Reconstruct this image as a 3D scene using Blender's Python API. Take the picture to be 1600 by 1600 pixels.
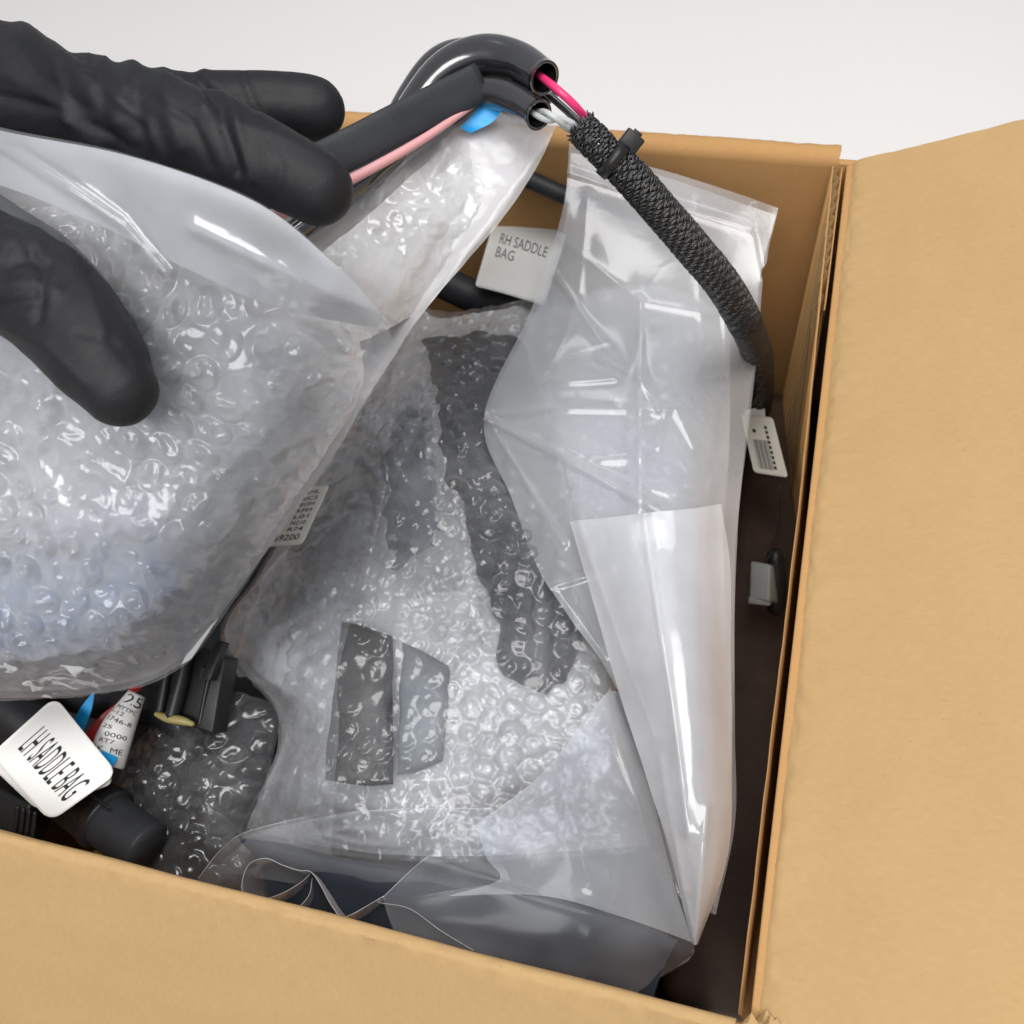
import bpy, math
import numpy as np

# ------------------------------------------------------------------ camera, world, lights, exposure
for o in list(bpy.data.objects):
    bpy.data.objects.remove(o, do_unlink=True)
sc = bpy.context.scene
COL = sc.collection
FOC, CEN = 1520.0, 800.0                    # focal length and centre on a 1600 px frame
H, HC = 0.36, 0.38                          # box height; camera height above the box rim
_X = np.array([6977, 1090, -1520.0]); _X /= np.linalg.norm(_X)
_Y = np.array([802.6, -3018, 1520.0]); _Y -= _X * (_X @ _Y); _Y /= np.linalg.norm(_Y)
_Z = np.cross(_X, _Y)
R = np.stack([_X, _Y, _Z], 1)               # camera axes from world axes
C = np.array([0.0, 0.0, H + HC])

from mathutils import Matrix, Vector
cam = bpy.data.cameras.new('camera')
camo = bpy.data.objects.new('camera', cam); COL.objects.link(camo)
W = R.T
m = Matrix.Identity(4)
for i in range(3):
    m[i][0] = W[i, 0]; m[i][1] = -W[i, 1]; m[i][2] = -W[i, 2]; m[i][3] = C[i]
camo.matrix_world = m
cam.sensor_width = 36; cam.lens = FOC / 1600 * 36
cam.clip_start = 0.01; cam.clip_end = 100
cam.dof.use_dof = True; cam.dof.focus_distance = 0.40; cam.dof.aperture_fstop = 16
sc.camera = camo

world = bpy.data.worlds.new('World'); sc.world = world; world.use_nodes = True
bg = world.node_tree.nodes['Background']
bg.inputs[0].default_value = (0.93, 0.95, 1.0, 1); bg.inputs[1].default_value = 0.40

def area(name, loc, target, sx, sy, power, col=(1, 1, 1)):
    l = bpy.data.lights.new(name, 'AREA'); l.shape = 'RECTANGLE'; l.size = sx; l.size_y = sy
    l.energy = power; l.color = col
    o = bpy.data.objects.new(name, l); COL.objects.link(o); o.location = loc
    d = Vector(target) - Vector(loc); o.rotation_euler = d.to_track_quat('-Z', 'Y').to_euler()
    return o
# ceiling panels: a wide one to the right, one in front of the box, a narrow tube fitting behind it
area('ceiling_lamp', (0.28, 0.25, 2.3), (0.0, 0.22, 0.3), 1.0, 1.4, 35, (1, 0.985, 0.965))
area('ceiling_lamp', (-0.25, -0.95, 2.2), (-0.05, 0.2, 0.4), 1.4, 0.6, 27, (1, 0.99, 0.975))
area('ceiling_lamp', (-0.15, 1.45, 2.1), (-0.05, 0.25, 0.3), 1.3, 0.22, 4, (0.97, 0.98, 1.0))
sc.view_settings.view_transform = 'Standard'; sc.view_settings.look = 'None'
sc.view_settings.gamma = 1; sc.view_settings.exposure = -0.03
sc.render.engine = 'CYCLES'
cy = sc.cycles
cy.max_bounces = 14; cy.transparent_max_bounces = 40; cy.diffuse_bounces = 9; cy.glossy_bounces = 4
cy.transmission_bounces = 6; cy.caustics_reflective = False; cy.caustics_refractive = False
cy.use_adaptive_sampling = True; cy.adaptive_threshold = 0.03; cy.use_denoising = True; cy.sample_clamp_indirect = 6
try: cy.denoiser = 'OPENIMAGEDENOISE'
except Exception: pass

# ------------------------------------------------------------------ helpers
ZS = 1.0                                    # scale of heights above the rim while the raised things are laid out
def P(px, py, z):
    """World point at height z above the box rim that lies on the ray of photo pixel (px, py). Arrays allowed."""
    px = np.asarray(px, float); py = np.asarray(py, float); z = np.asarray(z, float)
    z = np.where(z > 0, z * ZS, z)
    d = np.stack(np.broadcast_arrays((px - CEN) / FOC, (py - CEN) / FOC, np.ones_like(px)), -1) @ R
    t = (H + z - C[2]) / d[..., 2]
    return C + d * t[..., None]
def depth_of(p): return (np.asarray(p) - C) @ R[2]
def project(p):
    q = (np.asarray(p) - C) @ R.T
    return q[..., 0] / q[..., 2] * FOC + CEN, q[..., 1] / q[..., 2] * FOC + CEN

_rng = np.random.RandomState(5)
_perm = _rng.permutation(512)
_ga = _rng.rand(512) * 2 * np.pi
def pn(x, y, seed=0):
    x = np.asarray(x, float) + seed * 17.31; y = np.asarray(y, float) + seed * 7.77
    xi = np.floor(x).astype(int); yi = np.floor(y).astype(int); xf = x - xi; yf = y - yi
    def g(ix, iy, dx, dy):
        a = _ga[_perm[(_perm[ix & 511] + iy) & 511]]
        return np.cos(a) * dx + np.sin(a) * dy
    u = xf * xf * xf * (xf * (xf * 6 - 15) + 10); v = yf * yf * yf * (yf * (yf * 6 - 15) + 10)
    a = g(xi, yi, xf, yf); b = g(xi + 1, yi, xf - 1, yf); c = g(xi, yi + 1, xf, yf - 1); d = g(xi + 1, yi + 1, xf - 1, yf - 1)
    return (a + (b - a) * u) * (1 - v) + (c + (d - c) * u) * v
def hsh(i, j, k):
    s = np.sin(i * 127.1 + j * 311.7 + k * 74.7) * 43758.5453
    return s - np.floor(s)
def ridged(x, y, seed, oct=3):
    s = 0; a = 1.0
    for k in range(oct):
        s = s + a * (0.35 - np.abs(pn(x, y, seed + k * 3))); x = x * 2.1 + 3; y = y * 2.1 - 5; a *= 0.5
    return s
def bubbles(u, v, pitch, seed, crush=0.5):
    """Height 0..1 of a sheet of air bubbles set in a hexagonal grid, some of them squashed or burst."""
    f = 1 / (pitch * 3.5)
    du, dv = pn(u * f, v * f, seed), pn(u * f, v * f, seed + 4)
    u, v = u + 0.8 * crush * pitch * du, v + 0.8 * crush * pitch * dv
    row = pitch * 0.866
    j0 = np.round(v / row); best = np.full(u.shape, 9.0); amp = np.zeros(u.shape); tx = np.zeros(u.shape)
    for dj in (-1, 0, 1):
        j = j0 + dj; off = 0.5 * (np.mod(j, 2)); i = np.round(u / pitch - off)
        cx = (i + off) * pitch; cy_ = j * row
        d = np.hypot(u - cx, v - cy_) / (0.47 * pitch)
        k = d < best
        best = np.where(k, d, best); amp = np.where(k, hsh(i, j, seed), amp)
        tx = np.where(k, ((u - cx) * np.cos(6.28 * hsh(j, i, seed)) + (v - cy_) * np.sin(6.28 * hsh(j, i, seed))) / pitch, tx)
    dome = np.clip(1 - best ** 2.6, 0, 1) ** 0.75
    a = 0.45 + 0.55 * amp
    a = np.where(amp < 0.22, 0.25, a)
    a = a * np.clip(0.75 + 1.1 * pn(u / pitch * 0.16, v / pitch * 0.16, seed + 12), 0.15, 1)
    dent = 1 - crush * np.clip(np.abs(pn(u / pitch * 1.9, v / pitch * 1.9, seed + 9)) * 2.2, 0, 1)
    return dome * a * dent * (1 + 0.9 * tx * crush)

def cr(P0, n):
    """Catmull-Rom along axis 0 of an array of control values, n samples."""
    P0 = np.asarray(P0, float); k = len(P0)
    if k == 2:
        t = np.linspace(0, 1, n).reshape((n,) + (1,) * (P0.ndim - 1)); return P0[0] * (1 - t) + P0[1] * t
    E = np.concatenate([[2 * P0[0] - P0[1]], P0, [2 * P0[-1] - P0[-2]]])
    s = np.linspace(0, k - 1, n); i = np.minimum(s.astype(int), k - 2); t = (s - i).reshape((n,) + (1,) * (P0.ndim - 1))
    a, b, c, d = E[i], E[i + 1], E[i + 2], E[i + 3]
    return 0.5 * (2 * b + (c - a) * t + (2 * a - 5 * b + 4 * c - d) * t * t + (3 * b - a - 3 * c + d) * t ** 3)

def link(name, me, mat=None, parent=None, smooth=True):
    o = bpy.data.objects.new(name, me); COL.objects.link(o)
    if mat: me.materials.append(mat)
    if smooth and len(me.polygons): me.polygons.foreach_set('use_smooth', np.ones(len(me.polygons), bool))
    if parent:
        o.parent = parent
        o.matrix_parent_inverse = parent.matrix_basis.inverted()   # verts are given in world space
    return o
def mesh(name, V, F, mat=None, parent=None, smooth=True):
    me = bpy.data.meshes.new(name)
    V = np.asarray(V, np.float32).reshape(-1, 3)
    if isinstance(F, np.ndarray):
        n, k = F.shape
        me.vertices.add(len(V)); me.vertices.foreach_set('co', V.ravel())
        me.loops.add(n * k); me.loops.foreach_set('vertex_index', F.ravel().astype(np.int32))
        me.polygons.add(n); me.polygons.foreach_set('loop_start', np.arange(0, n * k, k, dtype=np.int32))
        me.update(calc_edges=True)
    else:
        me.from_pydata([tuple(map(float, v)) for v in V], [], [tuple(map(int, f)) for f in F]); me.update()
    return link(name, me, mat, parent, smooth)
def thing(name, label, cat, loc, group=None):
    o = bpy.data.objects.new(name, None); COL.objects.link(o); o.location = tuple(map(float, loc)); o.empty_display_size = 0.02
    tag(o, label, cat, group); return o
def tag(o, label, cat, group=None, kind=None):
    o['label'] = label; o['category'] = cat
    if group: o['group'] = group
    if kind: o['kind'] = kind
    return o

def gridfaces(nr, nc, wrap=False):
    i = np.arange(nr - 1)[:, None]; j = np.arange(nc if wrap else nc - 1)[None, :]
    jn = (j + 1) % nc
    a = i * nc + j; b = i * nc + jn; c = (i + 1) * nc + jn; d = (i + 1) * nc + j
    return np.stack([a, d, c, b], -1).reshape(-1, 4)

def segdist(px, py, poly):
    best = np.full(px.shape, 1e9)
    for (x0, y0), (x1, y1) in zip(poly[:-1], poly[1:]):
        dx, dy = x1 - x0, y1 - y0; L = dx * dx + dy * dy
        t = np.clip(((px - x0) * dx + (py - y0) * dy) / L, 0, 1)
        best = np.minimum(best, np.hypot(px - x0 - t * dx, py - y0 - t * dy))
    return best

def surf(ctrl, nr, nc, creases=(), zfun=None):
    c = np.asarray(ctrl, float)
    g = cr(c, nr); g = cr(np.swapaxes(g, 0, 1), nc); g = np.swapaxes(g, 0, 1)
    px, py, z = g[..., 0], g[..., 1], g[..., 2].copy()
    for poly, A, w in creases:
        z += A * np.exp(-np.sqrt(segdist(px, py, poly) ** 2 + 9.0) / w)
    if zfun: z = z + zfun(px, py)
    return P(px, py, z), px, py
def normals(V):
    du = np.gradient(V, axis=0); dv = np.gradient(V, axis=1)
    n = np.cross(du, dv); n /= np.linalg.norm(n, axis=-1, keepdims=True) + 1e-12
    tocam = C - V
    s = np.sign((n * tocam).sum(-1, keepdims=True)); s[s == 0] = 1
    return n * np.sign(s.mean() or 1)
def metric(V):
    q = V.reshape(-1, 3); q = q - q.mean(0)
    w, e = np.linalg.eigh(q.T @ q)
    return (q @ e[:, 2]).reshape(V.shape[:2]), (q @ e[:, 1]).reshape(V.shape[:2])
def sheet(name, ctrl, res, mat, parent=None, creases=(), disp=None, zfun=None, step=None):
    V, px, py = surf(ctrl, res[0], res[1], creases, zfun)
    if disp:
        u, v = metric(V); n = normals(V)
        V = V + n * disp(u, v, px, py)[..., None]
    o = mesh(name, V, gridfaces(*res), mat, parent)
    return o, V

def shrink(ctrl, dz, inset=0.0):
    c = np.array(ctrl, float); c[..., 2] += dz; cen = c.reshape(-1, 3).mean(0); c[..., :2] = cen[:2] + (c[..., :2] - cen[:2]) * (1 - inset); return c
def frames(pts):
    t = np.gradient(pts, axis=0); t /= np.linalg.norm(t, axis=1, keepdims=True) + 1e-12
    n = np.zeros_like(t); ref = np.array([0.0, 0.0, 1.0])
    if abs(t[0] @ ref) > 0.9: ref = np.array([1.0, 0, 0])
    n[0] = ref - t[0] * (ref @ t[0]); n[0] /= np.linalg.norm(n[0])
    for i in range(1, len(t)):
        v = n[i - 1] - t[i] * (n[i - 1] @ t[i]); n[i] = v / (np.linalg.norm(v) + 1e-12)
    return t, n, np.cross(t, n)
def tube_vf(pts, rad, seg=16, caps='round', flat=1.0, up=None, sq=1.0):
    pts = np.asarray(pts, float); rad = np.broadcast_to(np.asarray(rad, float), (len(pts),)).copy()
    if caps == 'round':
        t0 = pts[0] - pts[1]; t0 /= np.linalg.norm(t0); t1 = pts[-1] - pts[-2]; t1 /= np.linalg.norm(t1)
        a = np.radians([80, 65, 45, 25])
        pre = [pts[0] + t0 * rad[0] * math.sin(x) for x in a]; prer = [rad[0] * math.cos(x) for x in a]
        post = [pts[-1] + t1 * rad[-1] * math.sin(x) for x in a[::-1]]; postr = [rad[-1] * math.cos(x) for x in a[::-1]]
        pts = np.concatenate([pre, pts, post]); rad = np.concatenate([prer, rad, postr])
    t, n, b = frames(pts)
    if up is not None:
        up = np.asarray(up, float); n = up - t * (t @ up)[:, None]; n /= np.linalg.norm(n, axis=1, keepdims=True); b = np.cross(t, n)
    th = np.linspace(0, 2 * np.pi, seg, endpoint=False)
    cs, sn = np.cos(th), np.sin(th); cs = np.sign(cs) * np.abs(cs) ** sq; sn = np.sign(sn) * np.abs(sn) ** sq
    ring = n[:, None] * (cs * flat)[None, :, None] + b[:, None] * sn[None, :, None]
    V = pts[:, None] + ring * rad[:, None, None]
    F = gridfaces(len(pts), seg, True)
    V = V.reshape(-1, 3); N = len(V)
    if caps:
        V = np.concatenate([V, [pts[0]], [pts[-1]]])
        k = np.arange(seg); kn = (k + 1) % seg
        F = np.concatenate([F, np.stack([k, kn, np.full(seg, N), np.full(seg, N)], 1), np.stack([N - seg + kn, N - seg + k, np.full(seg, N + 1), np.full(seg, N + 1)], 1)])
    return V, F
def fixtri(F):
    out = []
    for f in F.tolist():
        q = []
        for x in f:
            if x not in q: q.append(x)
        if len(q) > 2: out.append(q)
    return out
def tube(name, pts, rad, mat, parent=None, seg=16, caps='round', flat=1.0, up=None, sq=1.0):
    V, F = tube_vf(pts, rad, seg, caps, flat, up, sq)
    return mesh(name, V, F if not caps else fixtri(F), mat, parent)
def pxpath(rows, n):
    """rows of (px, py, z, radius in px) -> n world points and radii."""
    a = cr(np.asarray(rows, float), n); p = P(a[:, 0], a[:, 1], a[:, 2])
    r = a[:, 3] * depth_of(p) / FOC if a.shape[1] > 3 else None
    return p, r

def rbox(name, o, ex, ey, ez, mat, parent=None, r=0.0015, seg=3):
    """Rounded box from corner o with edge vectors ex, ey, ez."""
    import bmesh
    o, ex, ey, ez = map(lambda a: np.asarray(a, float), (o, ex, ey, ez))
    L = [np.linalg.norm(e) for e in (ex, ey, ez)]
    bm = bmesh.new(); bmesh.ops.create_cube(bm, size=1.0)
    for v in bm.verts: v.co = Vector(((v.co.x + .5) * L[0], (v.co.y + .5) * L[1], (v.co.z + .5) * L[2]))
    if r > 0: bmesh.ops.bevel(bm, geom=bm.edges[:], offset=min(r, min(L) * .45), segments=seg, profile=0.5, affect='EDGES')
    A = np.stack([ex / L[0], ey / L[1], ez / L[2]], 1)
    for v in bm.verts: v.co = Vector(o + A @ np.array(v.co))
    bmesh.ops.recalc_face_normals(bm, faces=bm.faces[:])
    me = bpy.data.meshes.new(name); bm.to_mesh(me); bm.free()
    ob = link(name, me, mat, parent); return ob
def pxbox(name, p0, p1, p2, h, mat, parent=None, r=0.002):
    """Box whose top face has corners p0, p1 (along) and p2 (across), each (px, py, z); h = thickness below."""
    a, b, c = (P(*q) for q in (p0, p1, p2))
    ex, ey = b - a, c - a; n = np.cross(ex, ey); n /= np.linalg.norm(n)
    if n @ (C - a) < 0: n = -n
    return rbox(name, a - n * h, ex, ey, n * h, mat, parent, r)

# ------------------------------------------------------------------ materials
def newmat(name):
    mt = bpy.data.materials.new(name); mt.use_nodes = True; nt = mt.node_tree; nt.nodes.clear()
    out = nt.nodes.new('ShaderNodeOutputMaterial'); return mt, nt, out
def N(nt, t, **kw):
    n = nt.nodes.new(t)
    for k, v in kw.items():
        if k.startswith('i_'): n.inputs[k[2:].replace('_', ' ')].default_value = v
        else: setattr(n, k, v)
    return n
def noise(nt, scale, detail=4, vec=None, rough=0.5):
    n = N(nt, 'ShaderNodeTexNoise'); n.inputs['Scale'].default_value = scale; n.inputs['Detail'].default_value = detail; n.inputs['Roughness'].default_value = rough
    if vec is not None: nt.links.new(vec, n.inputs['Vector'])
    return n
def objco(nt, scale=(1, 1, 1)):
    tc = N(nt, 'ShaderNodeTexCoord'); mp = N(nt, 'ShaderNodeMapping'); mp.inputs['Scale'].default_value = scale
    nt.links.new(tc.outputs['Object'], mp.inputs[0]); return mp.outputs[0]
def ramp(nt, fac, stops):
    r = N(nt, 'ShaderNodeValToRGB'); e = r.color_ramp.elements
    while len(e) < len(stops): e.new(0.5)
    for k, (p, c) in enumerate(stops): e[k].position = p; e[k].color = (*c, 1) if len(c) == 3 else c
    nt.links.new(fac, r.inputs[0]); return r.outputs[0]
def simple(name, col, rough=0.5, bump=0.0, bscale=400, var=0.0, spec=0.5, vscale=60, metal=0.0, coat=0.0):
    mt, nt, out = newmat(name); p = N(nt, 'ShaderNodeBsdfPrincipled'); nt.links.new(p.outputs[0], out.inputs[0])
    p.inputs['Base Color'].default_value = (*col, 1); p.inputs['Roughness'].default_value = rough
    p.inputs['Specular IOR Level'].default_value = spec; p.inputs['Metallic'].default_value = metal; p.inputs['Coat Weight'].default_value = coat
    co = objco(nt)
    if var:
        n = noise(nt, vscale, 5, co); lo = tuple(c * (1 - var) for c in col); hi = tuple(min(1, c * (1 + var)) for c in col)
        nt.links.new(ramp(nt, n.outputs[0], [(0.3, lo), (0.7, hi)]), p.inputs['Base Color'])
    if bump:
        n = noise(nt, bscale, 3, co); b = N(nt, 'ShaderNodeBump'); b.inputs['Strength'].default_value = bump; b.inputs['Distance'].default_value = 0.0005
        nt.links.new(n.outputs[0], b.inputs['Height']); nt.links.new(b.outputs[0], p.inputs['Normal'])
    return mt
def film(name, haze, rough=0.12, tint=(0.97, 0.98, 1.0), white=(0.86, 0.89, 0.93), gloss=1.0, bump=0.3, bscale=90, thick=1.0, var=0.5, nscale=28):
    """Thin polythene: lets light through, scatters part of it (more where the film is seen edge-on) and reflects as a dielectric."""
    mt, nt, out = newmat(name); L = nt.links.new
    tr = N(nt, 'ShaderNodeBsdfTransparent'); tr.inputs[0].default_value = (*tint, 1)
    df = N(nt, 'ShaderNodeBsdfDiffuse'); df.inputs[0].default_value = (*white, 1)
    tl = N(nt, 'ShaderNodeBsdfTranslucent'); tl.inputs[0].default_value = (*white, 1)
    gl = N(nt, 'ShaderNodeBsdfGlossy'); gl.inputs['Roughness'].default_value = rough; gl.inputs[0].default_value = (1, 1, 1, 1)
    lw = N(nt, 'ShaderNodeLayerWeight'); lw.inputs[0].default_value = 0.5
    cosn = N(nt, 'ShaderNodeMath', operation='SUBTRACT'); cosn.inputs[0].default_value = 1.12; L(lw.outputs['Facing'], cosn.inputs[1])
    inv = N(nt, 'ShaderNodeMath', operation='DIVIDE'); inv.inputs[0].default_value = thick; L(cosn.outputs[0], inv.inputs[1])
    co = objco(nt)
    nz = noise(nt, nscale, 3, co)
    hz = N(nt, 'ShaderNodeMapRange'); hz.inputs[1].default_value = 0.3; hz.inputs[2].default_value = 0.7
    hz.inputs[3].default_value = 1 - haze * (1 - var); hz.inputs[4].default_value = 1 - min(0.97, haze * (1 + var)); L(nz.outputs[0], hz.inputs[0])
    pw = N(nt, 'ShaderNodeMath', operation='POWER'); L(hz.outputs[0], pw.inputs[0]); L(inv.outputs[0], pw.inputs[1])
    hf = N(nt, 'ShaderNodeMath', operation='SUBTRACT', use_clamp=True); hf.inputs[0].default_value = 1.0; L(pw.outputs[0], hf.inputs[1])
    m1 = N(nt, 'ShaderNodeMixShader'); m1.inputs[0].default_value = 0.36; L(df.outputs[0], m1.inputs[1]); L(tl.outputs[0], m1.inputs[2])
    m2 = N(nt, 'ShaderNodeMixShader'); L(hf.outputs[0], m2.inputs[0]); L(tr.outputs[0], m2.inputs[1]); L(m1.outputs[0], m2.inputs[2])
    fr = N(nt, 'ShaderNodeFresnel'); fr.inputs[0].default_value = 1.5
    fm = N(nt, 'ShaderNodeMath', operation='MULTIPLY', use_clamp=True); fm.inputs[1].default_value = 1.3 * gloss; L(fr.outputs[0], fm.inputs[0])
    m3 = N(nt, 'ShaderNodeMixShader'); L(fm.outputs[0], m3.inputs[0]); L(m2.outputs[0], m3.inputs[1]); L(gl.outputs[0], m3.inputs[2])
    L(m3.outputs[0], out.inputs[0])
    if bump:
        n = noise(nt, bscale, 4, co); b = N(nt, 'ShaderNodeBump'); b.inputs['Strength'].default_value = bump; b.inputs['Distance'].default_value = 0.0015
        L(n.outputs[0], b.inputs['Height']); L(b.outputs[0], gl.inputs['Normal'])
    return mt
def cardboard(name, axis='y', dark=0.91, red=0.22):
    mt, nt, out = newmat(name); L = nt.links.new
    p = N(nt, 'ShaderNodeBsdfPrincipled'); L(p.outputs[0], out.inputs[0]); p.inputs['Roughness'].default_value = 0.82; p.inputs['Specular IOR Level'].default_value = 0.18
    co = objco(nt, (1, 1, 1)); st = objco(nt, (260, 560, 300) if axis == 'x' else (560, 260, 300))
    a = noise(nt, 1.0, 5, st, 0.62); b = noise(nt, 22, 6, co, 0.6); c = noise(nt, 620, 2, co)
    base = ramp(nt, a.outputs[0], [(0.25, (0.475 * dark, 0.320 * dark, 0.152 * dark)), (0.55, (0.50 * dark, 0.338 * dark, 0.163 * dark)), (0.80, (0.525 * dark, 0.358 * dark, 0.176 * dark))])
    big = ramp(nt, b.outputs[0], [(0.3, (0.95, 0.945, 0.935)), (0.7, (1.0, 1.0, 1.0))])
    sp = ramp(nt, c.outputs[0], [(0.20, (0.75, 0.70, 0.64)), (0.29, (1, 1, 1)), (0.72, (1, 1, 1)), (0.82, (1.14, 1.16, 1.2))])
    m1 = N(nt, 'ShaderNodeMixRGB', blend_type='MULTIPLY'); m1.inputs[0].default_value = 1; L(base, m1.inputs[1]); L(big, m1.inputs[2])
    m2 = N(nt, 'ShaderNodeMixRGB', blend_type='MULTIPLY'); m2.inputs[0].default_value = 0.8; L(m1.outputs[0], m2.inputs[1]); L(sp, m2.inputs[2])
    m3 = N(nt, 'ShaderNodeMixRGB', blend_type='MULTIPLY'); m3.inputs[0].default_value = 1; m3.inputs[2].default_value = (1, 1 - 0.14 * red, 1 - 0.26 * red, 1); L(m2.outputs[0], m3.inputs[1])
    L(m3.outputs[0], p.inputs['Base Color'])
    wv = N(nt, 'ShaderNodeTexWave', wave_type='BANDS', bands_direction='X' if axis == 'x' else 'Y'); wv.inputs['Scale'].default_value = 60; wv.inputs['Distortion'].default_value = 0.6
    L(co, wv.inputs[0])
    mx = N(nt, 'ShaderNodeMath', operation='MULTIPLY_ADD'); mx.inputs[1].default_value = 0.06; L(wv.outputs['Fac'], mx.inputs[0]); L(a.outputs[0], mx.inputs[2])
    bp = N(nt, 'ShaderNodeBump'); bp.inputs['Strength'].default_value = 0.22; bp.inputs['Distance'].default_value = 0.0003
    L(mx.outputs[0], bp.inputs['Height']); L(bp.outputs[0], p.inputs['Normal'])
    return mt

M = dict(
    table=simple('white table top', (0.765, 0.745, 0.73), 0.45, 0.03, 30, 0.012, vscale=3),
    kraft_x=cardboard('kraft board, flutes along x', 'x'), kraft_y=cardboard('kraft board, flutes along y', 'y'),
    kraft_shaded=cardboard('kraft board inside', 'x', 0.88, 1.15), flute=cardboard('kraft fluting', 'y', 0.45),  # inside board: darker, redder copy with shade and bounce tint in its colour
    glove=simple('black nitrile', (0.012, 0.0125, 0.0145), 0.54, 0.3, 1500, 0.15, 0.26, 90),
    black=simple('black plastic', (0.012, 0.012, 0.013), 0.40, 0.12, 700, 0.2, 0.4),
    matte=simple('black rubber', (0.020, 0.022, 0.026), 0.55, 0.25, 900, 0.2, 0.4),
    tubing=simple('glossy black tubing', (0.016, 0.016, 0.018), 0.20, 0.0, 200, 0.1, 1.0, coat=1.0),
    strand=simple('black braid yarn', (0.012, 0.012, 0.013), 0.19, 0.0, 400, 0.2, 0.75),
    redwire=simple('pink red wire', (0.72, 0.035, 0.16), 0.35, 0.05), greywire=simple('grey wire', (0.46, 0.48, 0.49), 0.38, 0.05),
    pink=simple('pink wire', (0.60, 0.30, 0.31), 0.45), red=simple('dark red tape', (0.42, 0.02, 0.025), 0.35),
    blue=simple('blue tape', (0.012, 0.34, 0.78), 0.4, 0.05), paper=simple('white label stock', (0.80, 0.80, 0.78), 0.45, 0.05, 200, 0.02),
    paper_shaded=simple('matt white tag', (0.62, 0.62, 0.60), 0.55, 0.05, 200, 0.02), ivory=simple('off-white label', (0.72, 0.70, 0.64), 0.5, 0.05, 200, 0.03), ink=simple('black print', (0.012, 0.012, 0.013), 0.6),  # tag white: label stock with shade put into its colour
    greyink=simple('grey print', (0.10, 0.105, 0.11), 0.6), brass=simple('yellow seal', (0.34, 0.29, 0.11), 0.4),
    greyplastic=simple('grey plastic', (0.30, 0.31, 0.31), 0.45, 0.05), panel=simple('slate black moulding', (0.020, 0.026, 0.038), 0.6, 0.0, 300, 0.15, 0.3),
    paleblue=simple('pale blue grey foam', (0.62, 0.68, 0.76), 0.7, 0.2, 100, 0.35, 0.3, 16), brown_shade=simple('dark brown board', (0.055, 0.030, 0.019), 0.7, 0.1, 100, 0.2), foam=simple('pale grey foam', (0.84, 0.85, 0.86), 0.8, 0.3, 120, 0.1), greypart=simple('mid grey moulding', (0.16, 0.18, 0.20), 0.5, 0.1, 100, 0.25, 0.4, 12),  # dark brown one puts the deep shade of the wall gap into colour
    bluepart=simple('steel blue moulding', (0.02, 0.18, 0.52), 0.5, 0.1, 100, 0.3, 0.4, 14), darkpart=simple('dark moulding', (0.022, 0.026, 0.033), 0.45, 0.1, 100, 0.2),
    film=film('clear polythene', 0.10, 0.12, bump=0.1), film_milky=film('milky polythene', 0.28, 0.14, bump=0.1, var=0.35, gloss=0.9, white=(0.90, 0.925, 0.96), nscale=9),
    film_white=film('folded white polythene', 0.72, 0.24, bump=0.1, var=0.15, gloss=0.6, white=(0.90, 0.90, 0.93)), film_thick=film('rolled polythene', 0.50, 0.11, bump=0.08, var=0.12, white=(0.90, 0.91, 0.95)),
    film_back1=film('bag back polythene', 0.46, 0.24, bump=0.3, gloss=0.6, var=0.25, white=(0.91, 0.90, 0.92)), film_fold=film('doubled polythene', 0.82, 0.15, bump=0.1, var=0.15, white=(0.93, 0.945, 0.97)),
    film_low=film('clear glossy polythene', 0.095, 0.18, bump=0.05, gloss=0.22),
    film_clear1=film('bag polythene', 0.10, 0.11, bump=0.15, var=0.25),
    bubble_clear=film('clearer bubble film', 0.095, 0.16, bump=0.1, bscale=160, white=(0.92, 0.94, 0.96), gloss=0.75, var=0.5),
    bubble=film('bubble film', 0.55, 0.15, bump=0.1, bscale=160, white=(0.95, 0.955, 0.96), gloss=1.0, var=0.2), bubble_in=film('inner bubble film', 0.52, 0.12, bump=0.25, bscale=160, white=(0.95, 0.955, 0.96), gloss=1.0, var=0.25),
    bubble_dark=film('bubble film over black', 0.07, 0.16, bump=0.1, bscale=160, gloss=1.2), rim=film('film edge', 0.55, 0.25, bump=0),
)

# ------------------------------------------------------------------ table
mesh('table', [(-4, -4, 0), (4, -4, 0), (4, 6, 0), (-4, 6, 0)], [(0, 1, 2, 3)], M['table'], None, False)
bpy.data.objects['table']['kind'] = 'structure'

# ------------------------------------------------------------------ cardboard box
XR, YB, YF = P(1322, 247, 0)[0], P(1322, 247, 0)[1], P(1168, 1600, 0)[1]
XL, T = XR - 0.46, 0.004
box = thing('cardboard_box', 'open brown corrugated cardboard shipping box with its flaps spread out', 'box', ((XL + XR) / 2, (YF + YB) / 2, 0))
def slab(name, a, b, mat, parent=box, r=0.0008):
    a = np.array(a); b = np.array(b); d = b - a
    return rbox(name, a, (d[0], 0, 0), (0, d[1], 0), (0, 0, d[2]), mat, parent, r, 2)
slab('bottom', (XL, YF, 0.002), (XR + 0.046, YB, 0.006), M['kraft_shaded'])
slab('back_wall', (XL, YB, 0.002), (XR + 0.006, YB + T, H - 0.004), M['kraft_shaded'])
mesh('back_wall', [(XR + .006, YB + .001, .002), (XR + .05, YB + .001, .002), (XR + .008, YB + .001, H - .006), (XR + .006, YB + .001, H - .006), (XR + .006, YB + .004, .002), (XR + .05, YB + .004, .002), (XR + .008, YB + .004, H - .006), (XR + .006, YB + .004, H - .006)], [(0, 1, 2, 3), (7, 6, 5, 4), (0, 4, 5, 1), (1, 5, 6, 2), (2, 6, 7, 3), (3, 7, 4, 0)], M['kraft_shaded'], box, False)
slab('front_wall', (XL, YF - T, 0.002), (XR, YF, H - 0.004), M['kraft_shaded'])
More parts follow.
